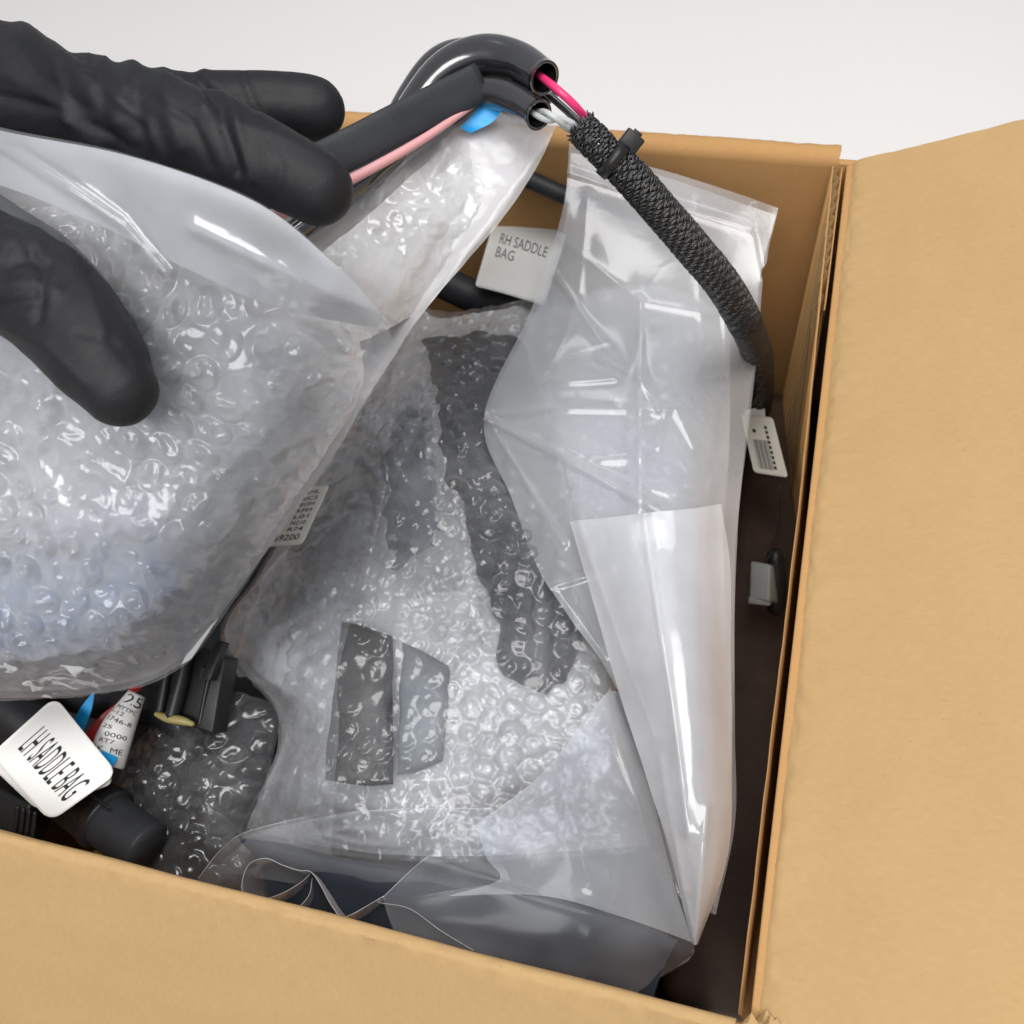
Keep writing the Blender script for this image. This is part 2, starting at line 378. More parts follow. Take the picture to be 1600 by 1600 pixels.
slab('left_wall', (XL - T, YF, 0.002), (XL, YB, H - 0.004), M['kraft_shaded'])
rbox('right_wall', (XR + 0.042, YF, 0.002), (T, 0, 0), (0, YB - YF, 0), (-0.041, 0, H - 0.006), M['kraft_shaded'], box, 0.0008, 2)

def flap(name, p0, along, out, length, angle, mat, seed, ny=420, r=0.0045, edge=0.0012, taper=(0, 0), start=0.004):
    """Board that leaves the wall top at p0 (running 'along'), bends over a rounded score and goes 'out' at 'angle' above level."""
    along = np.asarray(along, float); L = np.linalg.norm(along); al = along / L; out = np.asarray(out, float); up = np.array([0, 0, 1.0])
    prof = []
    a_end = math.radians(90 - angle)                 # how far the board turns from vertical
    for k in range(9):
        a = a_end * k / 8; prof.append((r * (1 - math.cos(a)), r * math.sin(a) - r, math.cos(a) * 0 + a))
    x, z, a = prof[-1]
    nl = 40
    for k in range(1, nl + 1):
        s = length * k / nl; prof.append((x + s * math.sin(a), z + s * math.cos(a), a))
    prof = np.array([(0, -r - start, 0)] + prof)
    m_ = len(prof); tt = np.linspace(0, L, ny)
    top = np.zeros((ny, m_, 3)); bot = np.zeros((ny, m_, 3))
    for j in range(m_):
        x, z, a = prof[j]; s = max(0, j - 10) / nl
        jit = edge * pn(tt * 0 + j * 0.9, tt * 0 + 3.3, seed)
        t = taper[0] * s + (L - (taper[0] + taper[1]) * s) * tt / L
        tj = t + np.where(tt == 0, edge * pn(np.array([j * 1.7]), np.array([0.4]), seed), 0) + np.where(tt == L, edge * pn(np.array([j * 1.7]), np.array([9.4]), seed), 0)
        wob = 0.0007 * pn(tt * 18, np.full(ny, j * 0.25), seed + 2) + 0.0007 * pn(tt * 150, np.full(ny, j * 0.6), seed + 5) * (1.0 if 5 < j < 12 else 0.1)
        n = np.array([-math.cos(a), 0, math.sin(a)])    # outward side of the bend is below; the shown face looks to n
        base = np.asarray(p0)[None] + al[None] * tj[:, None] + out[None] * x + up[None] * z
        nn = out * n[0] + up * n[2]
        top[:, j] = base + nn[None] * wob[:, None]; bot[:, j] = base - nn[None] * T
    V = np.concatenate([top.reshape(-1, 3), bot.reshape(-1, 3)]); K = ny * m_
    Fq = gridfaces(ny, m_); F = [Fq, Fq[:, ::-1] + K]
    i = np.arange(ny - 1); F.append(np.stack([i * m_ + m_ - 1, (i + 1) * m_ + m_ - 1, (i + 1) * m_ + m_ - 1 + K, i * m_ + m_ - 1 + K], 1))
    F.append(np.stack([i * m_, i * m_ + K, (i + 1) * m_ + K, (i + 1) * m_], 1))
    j = np.arange(m_ - 1)
    F.append(np.stack([j, j + 1, j + 1 + K, j + K], 1)); e = (ny - 1) * m_
    F.append(np.stack([e + j, e + j + K, e + j + 1 + K, e + j + 1], 1))
    o = mesh(name, V, np.concatenate(F), mat, box); o.data.set_sharp_from_angle(angle=math.radians(50)); return o
rf = flap('right_flap', (XR + 0.002, YB + 0.001, H), (0, YF - YB - 0.0, 0), (1, 0, 0), 0.22, 24, M['kraft_x'], 3, r=0.010)
rf['label'] = 'wide flap with a rough perforated fold and a torn corner'
flap('front_flap', (XR - 0.004, YF + 0.001, H), (XL - XR + 0.004, 0, 0), (0, -1, 0), 0.22, -46, M['kraft_y'], 7, r=0.003)
flap('back_flap', (XL, YB - 0.0006, H), (XR - XL - 0.003, 0, 0), (0, 1, 0), 0.20, -82, M['kraft_shaded'], 9, r=0.007, start=0.24)
flap('left_flap', (XL - 0.001, YF, H), (0, YB - YF, 0), (-1, 0, 0), 0.20, -30, M['kraft_x'], 12)
# doubled board inside the right wall; its fluting shows along the top edge near the back corner, further on only a gap
yy = np.linspace(YB - 0.003, YF + 0.003, 900); fd = (YB - yy)
ztop = H - 0.003 - 0.012 * np.clip(fd / 0.2, 0, 1) - 0.006 * np.clip((fd - 0.085) / 0.2, 0, 1)
lean = 0.040 * np.clip((fd - 0.02) / 0.13, 0, 1)
def wall_sheet(name, xa, xb, zt, mat, parent, sel=slice(None)):
    y_, za = yy[sel], zt[sel]; xa = np.broadcast_to(xa, yy.shape)[sel]; xb = np.broadcast_to(xb, yy.shape)[sel]; n = len(y_); i = np.arange(n - 1); zb = np.full(n, 0.02)
    le = lean[sel]; V = np.concatenate([np.stack([xa + le, y_, zb], 1), np.stack([xa, y_, za], 1), np.stack([xb, y_, za], 1), np.stack([xb + le, y_, zb], 1)])
    F = [np.stack([k * n + i, k * n + i + 1, (k + 1) * n + i + 1, (k + 1) * n + i], 1) for k in range(3)]
    return mesh(name, V, np.concatenate(F), M[mat], parent, False)
bow = -0.0062 + 0.0044 * np.clip(fd / 0.2, 0, 1) + 0.0003 * pn(yy * 60, yy * 0, 3)
ip = wall_sheet('inner_panel', XR + bow, XR + bow + 0.0007, ztop + 0.0004 * pn(yy * 200, yy * 0, 4), 'kraft_shaded', box)
short = slice(0, 200)
fx = XR - 0.0038 + 0.0020 * np.sin(yy * 2 * np.pi / 0.0088 + 2 * pn(yy * 30, yy * 0, 8))
wall_sheet('fluting', fx, fx + 0.0003, ztop - 0.0012 - 0.02 * np.clip((fd - 0.07) / 0.03, 0, 1) + 0.0009 * pn(yy * 260, yy * 0, 2), 'flute', ip, short)
wall_sheet('liner', XR - 0.0014, XR - 0.0008, ztop - 0.0004 - 0.02 * np.clip((fd - 0.09) / 0.03, 0, 1), 'kraft_shaded', ip, short)
# torn fibres at the front corner of the right flap
rng = np.random.RandomState(3)
tv = []; tf = []
for k in range(16):
    o = np.array([XR + 0.002 + 0.011 * rng.rand(), YF + 0.001 + 0.003 * rng.rand(), H - 0.001 + 0.002 * rng.rand()])
    a = rng.rand() * 3 + 3.2; d = np.array([math.cos(a), math.sin(a), 0.7 * rng.rand() - 0.2]) * (0.003 + 0.004 * rng.rand()); s = np.array([-d[1], d[0], 0.001]) * 0.5
    b = len(tv); tv += [o - s, o + s, o + d + s * 0.4, o + d - s * 0.6 + (0, 0, 0.001), o - (0, 0, 0.001)]; tf += [(b, b + 1, b + 2, b + 3), (b, b + 3, b + 4), (b + 1, b + 4, b + 2)]
to = mesh('torn_fibres', tv, tf, M['kraft_y'], rf, False); to['kind'] = 'stuff'

# ------------------------------------------------------------------ text on flat or curved labels
def textverts(body):
    cu = bpy.data.curves.new('print', 'FONT'); cu.body = body; cu.resolution_u = 3
    o = bpy.data.objects.new('print', cu); COL.objects.link(o); bpy.context.view_layer.update()
    me = bpy.data.meshes.new_from_object(o.evaluated_get(bpy.context.evaluated_depsgraph_get()))
    V = np.array([v.co[:] for v in me.vertices]); F = [tuple(p.vertices) for p in me.polygons]
    bpy.data.objects.remove(o); bpy.data.curves.remove(cu); bpy.data.meshes.remove(me)
    V = V[:, :2]; lo = V.min(0); hi = V.max(0); return (V - lo) / (hi - lo), F
def lettering(body, fmap, parent, mat='ink', name='lettering'):
    V, F = textverts(body); W_ = fmap(V[:, 0], V[:, 1])
    return mesh(name, W_, F, M[mat], parent, False)
def quad_map(bl, br, tl, lift=0.0003):
    a, b, c = (P(*q) for q in (bl, br, tl)); n = np.cross(b - a, c - a); n /= np.linalg.norm(n)
    if n @ (C - a) < 0: n = -n
    return lambda x, y: a + np.outer(x, b - a) + np.outer(y, c - a) + n * lift
def card(name, bl, br, tl, tr, mat, parent=None, r=0.12, th=0.0004, bend=0.0):
    """Label with rounded corners; corners are (px, py, z)."""
    A, B, Cc, D = (P(*q) for q in (bl, br, tl, tr)); n = np.cross(B - A, Cc - A); n /= np.linalg.norm(n)
    if n @ (C - A) < 0: n = -n
    w = np.linalg.norm(B - A); h = np.linalg.norm(Cc - A); rx, ry = r * min(w, h) / w, r * min(w, h) / h
    k = 24; s = np.linspace(0, 1, k); S, Tt = np.meshgrid(s, s)
    # pull grid corners in to round them
    S2, T2 = S.copy(), Tt.copy()
    for cx, cy_ in ((0, 0), (1, 0), (0, 1), (1, 1)):
        dx = (rx - np.abs(S2 - cx)) / rx; dy = (ry - np.abs(T2 - cy_)) / ry; q = (dx > 0) & (dy > 0)
        mx = np.maximum(dx, dy); rr = np.hypot(dx, dy); f = np.where(q, mx / np.maximum(rr, 1e-9), 1)
        sx = 1 if cx == 0 else -1; sy = 1 if cy_ == 0 else -1
        S2 = np.where(q, cx + sx * rx * (1 - dx * f), S2); T2 = np.where(q, cy_ + sy * ry * (1 - dy * f), T2)
    base = lambda S_, T_: ((1 - S_) * (1 - T_))[..., None] * A + (S_ * (1 - T_))[..., None] * B + ((1 - S_) * T_)[..., None] * Cc + (S_ * T_)[..., None] * D + n * (bend * 4 * (S_ * (1 - S_)))[..., None]
    top = base(S2, T2); bot = top - n * th
    F = gridfaces(k, k); V = np.concatenate([top.reshape(-1, 3), bot.reshape(-1, 3)]); K = k * k
    i = np.arange(k - 1); sides = []
    for e in (i, K - k + i): sides.append(np.stack([e, e + 1, e + 1 + K, e + K], 1))
    for e in (i * k, i * k + k - 1): sides.append(np.stack([e, e + k, e + k + K, e + K], 1))
    o = mesh(name, V, np.concatenate([F, F[:, ::-1] + K] + sides), M[mat], parent, False)
    fm = lambda s0, t0, s1, t1, sh=0.0, lift=0.00025: (lambda x, y: base(s0 + (s1 - s0) * x + sh * y, t0 + (t1 - t0) * y) + n * lift)
    return o, fm

# ------------------------------------------------------------------ black gloved hand
ZS = 0.72
def chain(rows, n=40, seg=28):
    p, r = pxpath(rows, n); V, F = tube_vf(p, r, seg, 'round'); return V, fixtri(F)
pieces = [
    chain([(-520, -40, .20, 150), (-260, 60, .205, 165), (-80, 130, .212, 130), (90, 160, .218, 88), (220, 190, .222, 80), (320, 214, .222, 74), (420, 256, .216, 64), (496, 296, .208, 57)], 60),   # hand back and index
    chain([(-240, 60, .18, 150), (60, 150, .188, 75), (240, 172, .19, 60), (360, 168, .186, 54), (440, 165, .182, 50), (490, 170, .178, 49)], 50),      # middle
    chain([(-240, 120, .15, 130), (40, 190, .150, 62), (200, 225, .150, 56), (300, 245, .140, 52), (340, 275, .125, 48)], 40),                               # ring, tucked behind
    chain([(-260, 190, .13, 110), (0, 250, .125, 52), (120, 275, .120, 48), (200, 300, .108, 44)], 40),                                                            # little finger
    chain([(-420, 130, .19, 170), (-230, 300, .195, 140), (-70, 385, .195, 108), (40, 440, .192, 92), (110, 505, .186, 84), (160, 570, .180, 74), (186, 608, .176, 60)], 60),   # thumb
    chain([(-620, -60, .19, 140), (-420, 60, .19, 190), (-260, 180, .18, 170)], 30),                                                              # palm
]
allV = []; allF = []; b0 = 0
for V, F in pieces:
    allV.append(V); allF += [tuple(x + b0 for x in f) for f in F]; b0 += len(V)
tmp = mesh('tmp', np.concatenate(allV), allF)
md = tmp.modifiers.new('r', 'REMESH'); md.mode = 'VOXEL'; md.voxel_size = 0.0012
sm = tmp.modifiers.new('s', 'SMOOTH'); sm.factor = 0.5; sm.iterations = 10
bpy.context.view_layer.update()
hm = bpy.data.meshes.new_from_object(tmp.evaluated_get(bpy.context.evaluated_depsgraph_get()))
bpy.data.objects.remove(tmp, do_unlink=True); hm.name = 'gloved_hand'
nv = len(hm.vertices); co = np.zeros(nv * 3, np.float32); hm.vertices.foreach_get('co', co); co = co.reshape(-1, 3).astype(float)
no = np.zeros(nv * 3, np.float32); hm.vertices.foreach_get('normal', no); no = no.reshape(-1, 3)
hx, hy = project(co)
def fold(poly, A, w): return A * np.exp(-(segdist(hx, hy, poly) / w) ** 2)
d = np.zeros(nv)
for poly, A, w in [
    ([(300, 120), (345, 160), (352, 200), (372, 268)], -0.0022, 11), ([(318, 118), (362, 160), (372, 210), (392, 280)], 0.0012, 10), ([(352, 190), (450, 215), (520, 250)], 0.0006, 10),
    ([(180, 95), (212, 130), (220, 200)], -0.0014, 12), ([(205, 100), (190, 160)], 0.0012, 14), ([(255, 105), (262, 170), (282, 230)], 0.001, 12), ([(0, 30), (60, 120), (130, 170)], -0.0016, 12),
    ([(40, 60), (120, 110), (180, 190)], 0.0018, 15), ([(75, 50), (140, 90)], -0.0012, 10), ([(0, 110), (80, 150), (150, 230)], 0.0014, 14), ([(110, 70), (160, 130), (175, 240)], -0.0014, 12),
    ([(0, 420), (40, 405), (75, 415)], -0.0012, 10), ([(0, 450), (45, 440), (90, 455)], 0.0009, 10), ([(0, 480), (60, 470)], -0.0010, 9), ([(0, 375), (60, 380)], 0.001, 11), ([(100, 400), (140, 450), (160, 520)], 0.0008, 12),
    ([(330, 150), (420, 140), (500, 150)], -0.0005, 10), ([(230, 150), (300, 190), (330, 260)], -0.0011, 7), ([(140, 120), (230, 190), (260, 260)], 0.0011, 8), ([(0, 150), (110, 175), (210, 235)], -0.0011, 8), ([(30, 40), (90, 100), (110, 190)], 0.0012, 9), ([(420, 215), (440, 260), (430, 320)], -0.0006, 7), ([(380, 120), (400, 170)], -0.0009, 7), ([(300, 118), (320, 165)], 0.0010, 8),
    ([(40, 380), (70, 430), (60, 500)], -0.0010, 8), ([(10, 350), (90, 370), (135, 420)], 0.0010, 9), ([(120, 520), (170, 530), (200, 560)], -0.0005, 7), ([(0, 510), (70, 540), (130, 600)], 0.0007, 10)]:
    d += fold(poly, A, w)
wr = np.exp(-((hx - 120) / 130) ** 2) * np.clip(1 - hy / 330, 0, 1) + np.exp(-((hx + 10) / 80) ** 2) * np.exp(-((hy - 430) / 70) ** 2)
d += wr * (0.0016 * ridged((hx + 0.5 * hy) / 95, (hy - 0.4 * hx) / 210, 11, 2)) + 0.0004 * pn(hx / 60, hy / 60, 3) + (0.2 + 0.8 * wr) * 0.0008 * ridged((hx + hy) / 34, (hy - hx) / 70, 21, 2)
co += no * d[:, None]
hm.vertices.foreach_set('co', co.astype(np.float32).ravel()); hm.update()
hand = link('gloved_hand', hm, M['glove'])
tag(hand, 'hand in a black nitrile glove pinching the held-up bag and cable', 'hand')

# ------------------------------------------------------------------ bag held up by the hand, with its bubble-wrapped contents
bag1 = thing('plastic_bag', 'clear plastic bag of bubble wrap held up by the black glove', 'plastic bag', P(150, 1080, 0.01))
back1 = [[(330, 260, .185), (480, 250, .165), (620, 210, .150), (750, 150, .140), (872, 196, .128)],
         [(250, 420, .16), (420, 390, .142), (560, 350, .130), (690, 320, .122), (800, 320, .112)],
         [(150, 620, .11), (300, 580, .10), (430, 540, .098), (550, 505, .098), (655, 500, .094)],
         [(60, 820, .06), (180, 800, .052), (300, 780, .052), (400, 760, .056), (500, 745, .062)],
         [(-60, 1000, .02), (80, 1010, .012), (180, 1010, .014), (260, 985, .02), (345, 965, .032)],
         [(-120, 1085, .0), (20, 1090, .0), (130, 1085, .002), (220, 1070, .008), (300, 1030, .018)]]
back1 = [[(-140, r_[0][1] - 60 + 20 * k, r_[0][2] + .02)] + r_ for k, r_ in enumerate(back1)]
sheet('lining', shrink(back1, -.016, .025), (110, 90), M['film_white'], bag1, [], lambda u, v, x, y: 0.003 * pn(u * 12, v * 12, 7))
V = sheet('back_film', back1, (150, 130), M['film_back1'], bag1, [([(872, 196), (655, 500), (500, 745), (300, 1030)], 0.004, 18), ([(600, 300), (560, 420), (480, 520)], 0.004, 14), ([(700, 230), (600, 420)], 0.003, 10)],
      lambda u, v, x, y: 0.0018 * ridged(u * 22, v * 22, 4, 3) + 0.0011 * ridged(u * 70, v * 70, 6, 2))[1]
front1 = [[(-140, 165, .236), (0, 200, .240), (200, 240, .240), (400, 312, .228), (525, 410, .205), (602, 492, .178)],
          [(-140, 300, .215), (0, 330, .218), (190, 350, .215), (370, 400, .205), (495, 470, .186), (612, 540, .150)],
          [(-140, 470, .178), (-10, 500, .178), (160, 510, .175), (320, 530, .170), (450, 560, .155), (580, 605, .125)],
          [(-140, 660, .135), (-10, 670, .138), (140, 680, .138), (280, 690, .135), (400, 700, .122), (520, 712, .095)],
          [(-140, 850, .095), (-20, 860, .098), (110, 865, .10), (230, 860, .098), (330, 860, .085), (428, 842, .065)],
          [(-140, 1000, .055), (-20, 1010, .058), (90, 1012, .058), (190, 1000, .056), (270, 980, .048), (352, 955, .036)],
          [(-140, 1090, .005), (-20, 1094, .005), (75, 1091, .006), (160, 1082, .008), (240, 1064, .012), (300, 1030, .018)]]
sheet('front_film', front1, (220, 180), M['film_clear1'], bag1,
      [([(0, 225), (100, 290), (190, 350), (260, 430)], 0.005, 9), ([(602, 492), (480, 440), (300, 350)], 0.003, 22), ([(60, 640), (70, 560)], 0.004, 8), ([(0, 700), (60, 640)], 0.003, 8), ([(602, 492), (540, 640), (430, 842)], 0.002, 20)],
      lambda u, v, x, y: 0.0016 * ridged(u * 16, v * 16, 14, 3) + np.clip((y - 380) / 200, 0, 1) * 0.0012 * ridged(u * 75, v * 75, 16, 2))
sheet('mouth_fold', [[(-140, 168, .232), (0, 204, .236), (200, 244, .236), (400, 316, .224), (525, 414, .201), (598, 492, .174)],
                     [(-140, 215, .222), (0, 240, .225), (190, 300, .222), (340, 370, .212), (480, 450, .190), (596, 500, .170)],
                     [(-140, 260, .21), (0, 290, .212), (150, 350, .208), (290, 420, .198), (430, 480, .180), (590, 515, .160)]], (60, 160), M['film_fold'], bag1, [], lambda u, v, x, y: 0.0015 * pn(u * 14, v * 14, 15))
wrap1 = thing('bubble_wrap_bundle', 'bubble wrap bundle showing blue patches inside the held-up bag', 'bubble wrap', P(120, 1050, 0.0))
bub1 = [[(-120, 360, .195), (60, 330, .19), (230, 345, .185), (380, 385, .18), (480, 440, .165), (570, 500, .15)]] + [[(x, y, z - .009) for x, y, z in r_] for r_ in front1[2:6]]
bub1 = [[(x - 14 * (k == len(r_) - 1) - 6 * (k == len(r_) - 2), y, z - .004 * (k == len(r_) - 1)) for k, (x, y, z) in enumerate(r_)] for r_ in bub1]
bub1 += [[(-120, 1060, .012), (-20, 1064, .012), (70, 1062, .012), (150, 1052, .014), (225, 1036, .018), (285, 1005, .026)]]
def bubdisp(pitch, h, seed, cr_=0.5, wrk=0.002, wf=45):
    def f(u, v, x, y):
        e = np.ones(u.shape); k = 10; r_ = np.linspace(0, 1, k); e[:, -k:] *= r_[::-1]; e[:, :k] *= r_     # flat at the side seams
        return e * (h * bubbles(u, v, pitch, seed, cr_) + wrk * ridged(u * wf, v * wf, seed + 2, 3))
    return f
sheet('bubble_film', bub1, (420, 360), M['bubble'], wrap1, [], bubdisp(.0120, .0048, 3, .75, .0075, 20))
sheet('bubble_film', shrink(bub1, -.012, .03), (300, 260), M['bubble_clear'], wrap1, [], bubdisp(.0105, .004, 8, .7, .003))
strip = [[(470, 420, .150), (560, 350, .142), (650, 270, .138), (740, 200, .134), (830, 205, .128)],
         [(500, 470, .150), (580, 430, .132), (660, 370, .126), (720, 320, .122), (790, 320, .113)],
         [(520, 540, .125), (570, 530, .115), (600, 515, .108), (630, 500, .102), (650, 490, .096)]]
sheet('bubble_film', shrink(strip, -.001), (170, 220), M['bubble'], wrap1, [], bubdisp(.0125, .0014, 5, 1.0, .0020))
# what is wrapped: pale, grey and blue mouldings seen dimly through the film
def blob(name, rows, mat, parent, th=0.014, seed=1, wavy=0.0, sink=0.0):
    V, px, py = surf(rows, 40, 40); u, v = metric(V); n = normals(V)
    if wavy: V = V + np.stack([pn(u * 60, v * 60, seed + 1), pn(u * 60, v * 60, seed + 5), 0 * u], -1) * wavy
    s = np.linspace(-1, 1, 40); e = (1 - np.abs(s) ** 4)
    prof = np.sqrt(np.clip(np.outer(e, e), 0, 1))[..., None]
    top = V + n * (0.002 * pn(u * 40, v * 40, seed)[..., None]) * prof - n * sink * (1 - prof) ** 1.5; bot = V - n * (th * prof + sink * (1 - prof) ** 1.5)
    F = gridfaces(40, 40); K = 1600
    return mesh(name, np.concatenate([top.reshape(-1, 3), bot.reshape(-1, 3)]), np.concatenate([F, F[:, ::-1] + K]), M[mat], parent)
def core(label, cat, name, rows, mat, th, seed, group=None, wavy=0.006):
    o = blob(name, rows, mat, None, th, seed, wavy, 0.016 if wavy > .003 else 0.004); tag(o, label, cat, group); return o
core('pale foam pad wrapped in the bubble wrap of the held-up bag', 'foam pad', 'foam_pad', [[(-130, 470, .15), (120, 440, .152), (330, 460, .148), (545, 560, .12)], [(-130, 720, .105), (100, 700, .11), (280, 690, .11), (470, 710, .085)], [(-130, 880, .075), (60, 870, .08), (220, 850, .078), (380, 850, .058)]], 'foam', .02, 2)
core('steel blue moulded part at the bottom of the held-up bag', 'plastic part', 'moulded_part', [[(-130, 880, .081), (40, 890, .083), (180, 860, .083), (350, 850, .068)], [(-130, 980, .055), (40, 985, .058), (170, 970, .060), (300, 930, .048)], [(-130, 1035, .015), (30, 1040, .016), (130, 1035, .018), (240, 1000, .02)]], 'bluepart', .015, 4)
core('grey moulded part half way down the held-up bag', 'plastic part', 'moulded_part', [[(270, 720, .108), (340, 690, .106), (440, 690, .096)], [(250, 800, .092), (320, 790, .09), (400, 770, .082)], [(230, 900, .07), (300, 890, .068), (360, 860, .062)]], 'greypart', .01, 5)

# ------------------------------------------------------------------ wiring harness held in the fingers
har = thing('wiring_harness', 'black wiring harness with braided sleeve, pink wire and twisted grey wires', 'wiring harness', P(1188, 620, -.14))
p, r = pxpath([(400, 300, .180, 31), (520, 246, .172, 31), (640, 184, .165, 30), (752, 128, .158, 29)], 40)
tube('flat_sleeve', p, r, M['matte'], har, 40, 'flat', 0.34, C - p[20], 0.6)
p, r = pxpath([(430, 340, .172, 8), (555, 277, .166, 8), (660, 218, .158, 7), (765, 146, .150, 4)], 30); tube('pink_wire', p, r, M['pink'], har, 12)
sheet('blue_tape', [[(765, 148, .150), (790, 163, .146)], [(745, 172, .146), (770, 190, .142)], [(718, 200, .142), (735, 208, .138)]], (16, 8), M['blue'], har)
p, r = pxpath([(440, 380, .15, 20), (545, 300, .148, 20), (610, 250, .142, 18), (690, 195, .135, 15), (760, 160, .13, 12)], 40); tube('black_cable', p, r, M['tubing'], har, 18)
def open_tube(name, rows, n=60, wall=0.82, mat='tubing'):
    p, r = pxpath(rows, n); Vo, Fo = tube_vf(p, r, 28, None); Vi, Fi = tube_vf(p, r * wall, 28, None); K = len(Vo); s = 28; L_ = K - s
    k = np.arange(s); kn = (k + 1) % s
    F = np.concatenate([Fo, Fi[:, ::-1] + K, np.stack([L_ + k, L_ + kn, L_ + kn + K, L_ + k + K], 1), np.stack([kn, k, k + K, kn + K], 1)])
    return mesh(name, np.concatenate([Vo, Vi]), F, M[mat], har)
open_tube('loom_tube', [(560, 330, .11, 27), (610, 245, .125, 29), (655, 165, .138, 31), (700, 112, .15, 33), (755, 90, .156, 34), (808, 98, .158, 32), (851, 122, .163, 27)])
open_tube('loom_tube', [(575, 320, .09, 26), (612, 225, .10, 27), (650, 150, .112, 28), (695, 100, .122, 30), (755, 92, .128, 30), (830, 110, .125, 28), (850, 150, .12, 26)])
open_tube('loom_tube', [(640, 260, .12, 20), (690, 190, .138, 22), (735, 150, .148, 23), (775, 146, .152, 24), (810, 160, .153, 25), (842, 180, .157, 24)])
p, r = pxpath([(838, 114, .158, 6), (866, 136, .164, 6.5), (895, 162, .158, 6.5), (925, 195, .143, 6), (960, 235, .135, 6)], 30); tube('pink_red_wire', p, r, M['redwire'], har, 14)
p, r = pxpath([(800, 120, .14, 6), (845, 140, .140, 6), (880, 168, .138, 6), (920, 205, .134, 6)], 30); tube('black_wire', p, r, M['tubing'], har, 14)
base_p, base_r = pxpath([(828, 172, .152, 6), (858, 183, .160, 6), (885, 194, .153, 6.2), (915, 212, .140, 6)], 40)
t_, n_, b_ = frames(base_p)
for k in range(2):
    a = np.linspace(0, 2 * np.pi * 1.15, 40) + math.pi * k + 0.6
    tube('grey_wire', base_p + (n_ * np.cos(a)[:, None] + b_ * np.sin(a)[:, None]) * base_r[:, None] * 0.85, base_r * 0.8, M['greywire'], har, 12)
spine_rows = [(908, 200, .146, 24.9), (930, 222, .142, 26.7), (952, 245, .136, 25.8), (985, 275, .126, 28.4), (1035, 332, .102, 28.4), (1085, 390, .072, 28.4), (1130, 445, .038, 27.5), (1162, 500, .0, 26.7), (1182, 550, -.045, 24.1), (1188, 600, -.10, 20.6), (1186, 640, -.16, 18.1)]
sp, sr = pxpath(spine_rows, 420)
tube('sleeve_core', sp[3:], sr[3:] * 0.86, M['tubing'], har, 24, 'flat')
t_, n_, b_ = frames(sp)
arc = np.concatenate([[0], np.cumsum(np.linalg.norm(np.diff(sp, axis=0), axis=1))])
bv = []; bf = []; bo = 0; NS = 13
for dr in (1, -1):
    for k in range(NS):
        for q in (-1, 0, 1):
            pitch_ = 0.030
            a = dr * (arc / pitch_ * 2 * np.pi) + 2 * np.pi * k / NS + q * 0.10
            over = np.sin((arc / pitch_ * 2 * np.pi * 2 * NS / 2) * 1.0 + math.pi * k + (math.pi if dr < 0 else 0) + 0.5 * math.pi)
            rr = sr * (0.93 + 0.07 * over)
            pts = sp + (n_ * np.cos(a)[:, None] + b_ * np.sin(a)[:, None]) * rr[:, None]
            Vt, Ft = tube_vf(pts, 0.00033, 6, None)
            bv.append(Vt); bf.append(Ft + bo); bo += len(Vt)
bs = mesh('braided_sleeve', np.concatenate(bv), np.concatenate(bf), M['strand'], har)
# frayed yarn ends where the sleeve was cut
fv = []; ff = []; bo = 0
for k in range(46):
    a = rng.rand() * 6.28; i = 1
    d_ = n_[i] * math.cos(a) + b_[i] * math.sin(a); st = sp[6] + d_ * sr[6] * 0.95; en = sp[0] + d_ * sr[0] * (1.0 + 0.15 * rng.rand()) - t_[0] * (0.0015 * rng.rand()) + n_[0] * 0.001 * rng.randn()
    Vt, Ft = tube_vf(np.linspace(st, en, 4), 0.00028, 5, None); fv.append(Vt); ff.append(Ft + bo); bo += len(Vt)
fr_ = mesh('frayed_end', np.concatenate(fv), np.concatenate(ff), M['strand'], bs); fr_['kind'] = 'stuff'
# cable tie round the sleeve
i = int(np.argmin(np.hypot(project(sp)[0] - 958, project(sp)[1] - 250)))
th = np.linspace(0, 2 * np.pi, 48, endpoint=False); tv = []
ax, nn, bb = t_[i], n_[i], b_[i]
for (rr, w) in ((1.05, -1), (1.05, 1), (1.17, 1), (1.17, -1)):
    tv.append(sp[i] + (nn[None] * np.cos(th)[:, None] + bb[None] * np.sin(th)[:, None]) * sr[i] * rr + ax * 0.0024 * w)
V = np.stack(tv); F = gridfaces(5, 48, True); F = F % (4 * 48)
tie = mesh('cable_tie', V.reshape(-1, 3), F, M['black'], har)
hc_ = P(982, 222, .142); e1 = P(1000, 236, .142) - hc_; e1 /= np.linalg.norm(e1); up = C - hc_; up /= np.linalg.norm(up)
e1 = ax; side = np.cross(up, e1); side /= np.linalg.norm(side); up = np.cross(e1, side)
cpos = P(985, 223, .140)
rbox('head', cpos - e1 * .0042 - side * .0042 - up * .0065, e1 * .0084, side * .0084, up * .0088, M['black'], tie, 0.0008)
rbox('tail', cpos - e1 * .002 - side * .005 - up * .0035, e1 * .004, side * .0104, up * .0013, M['black'], tie, 0.0003)

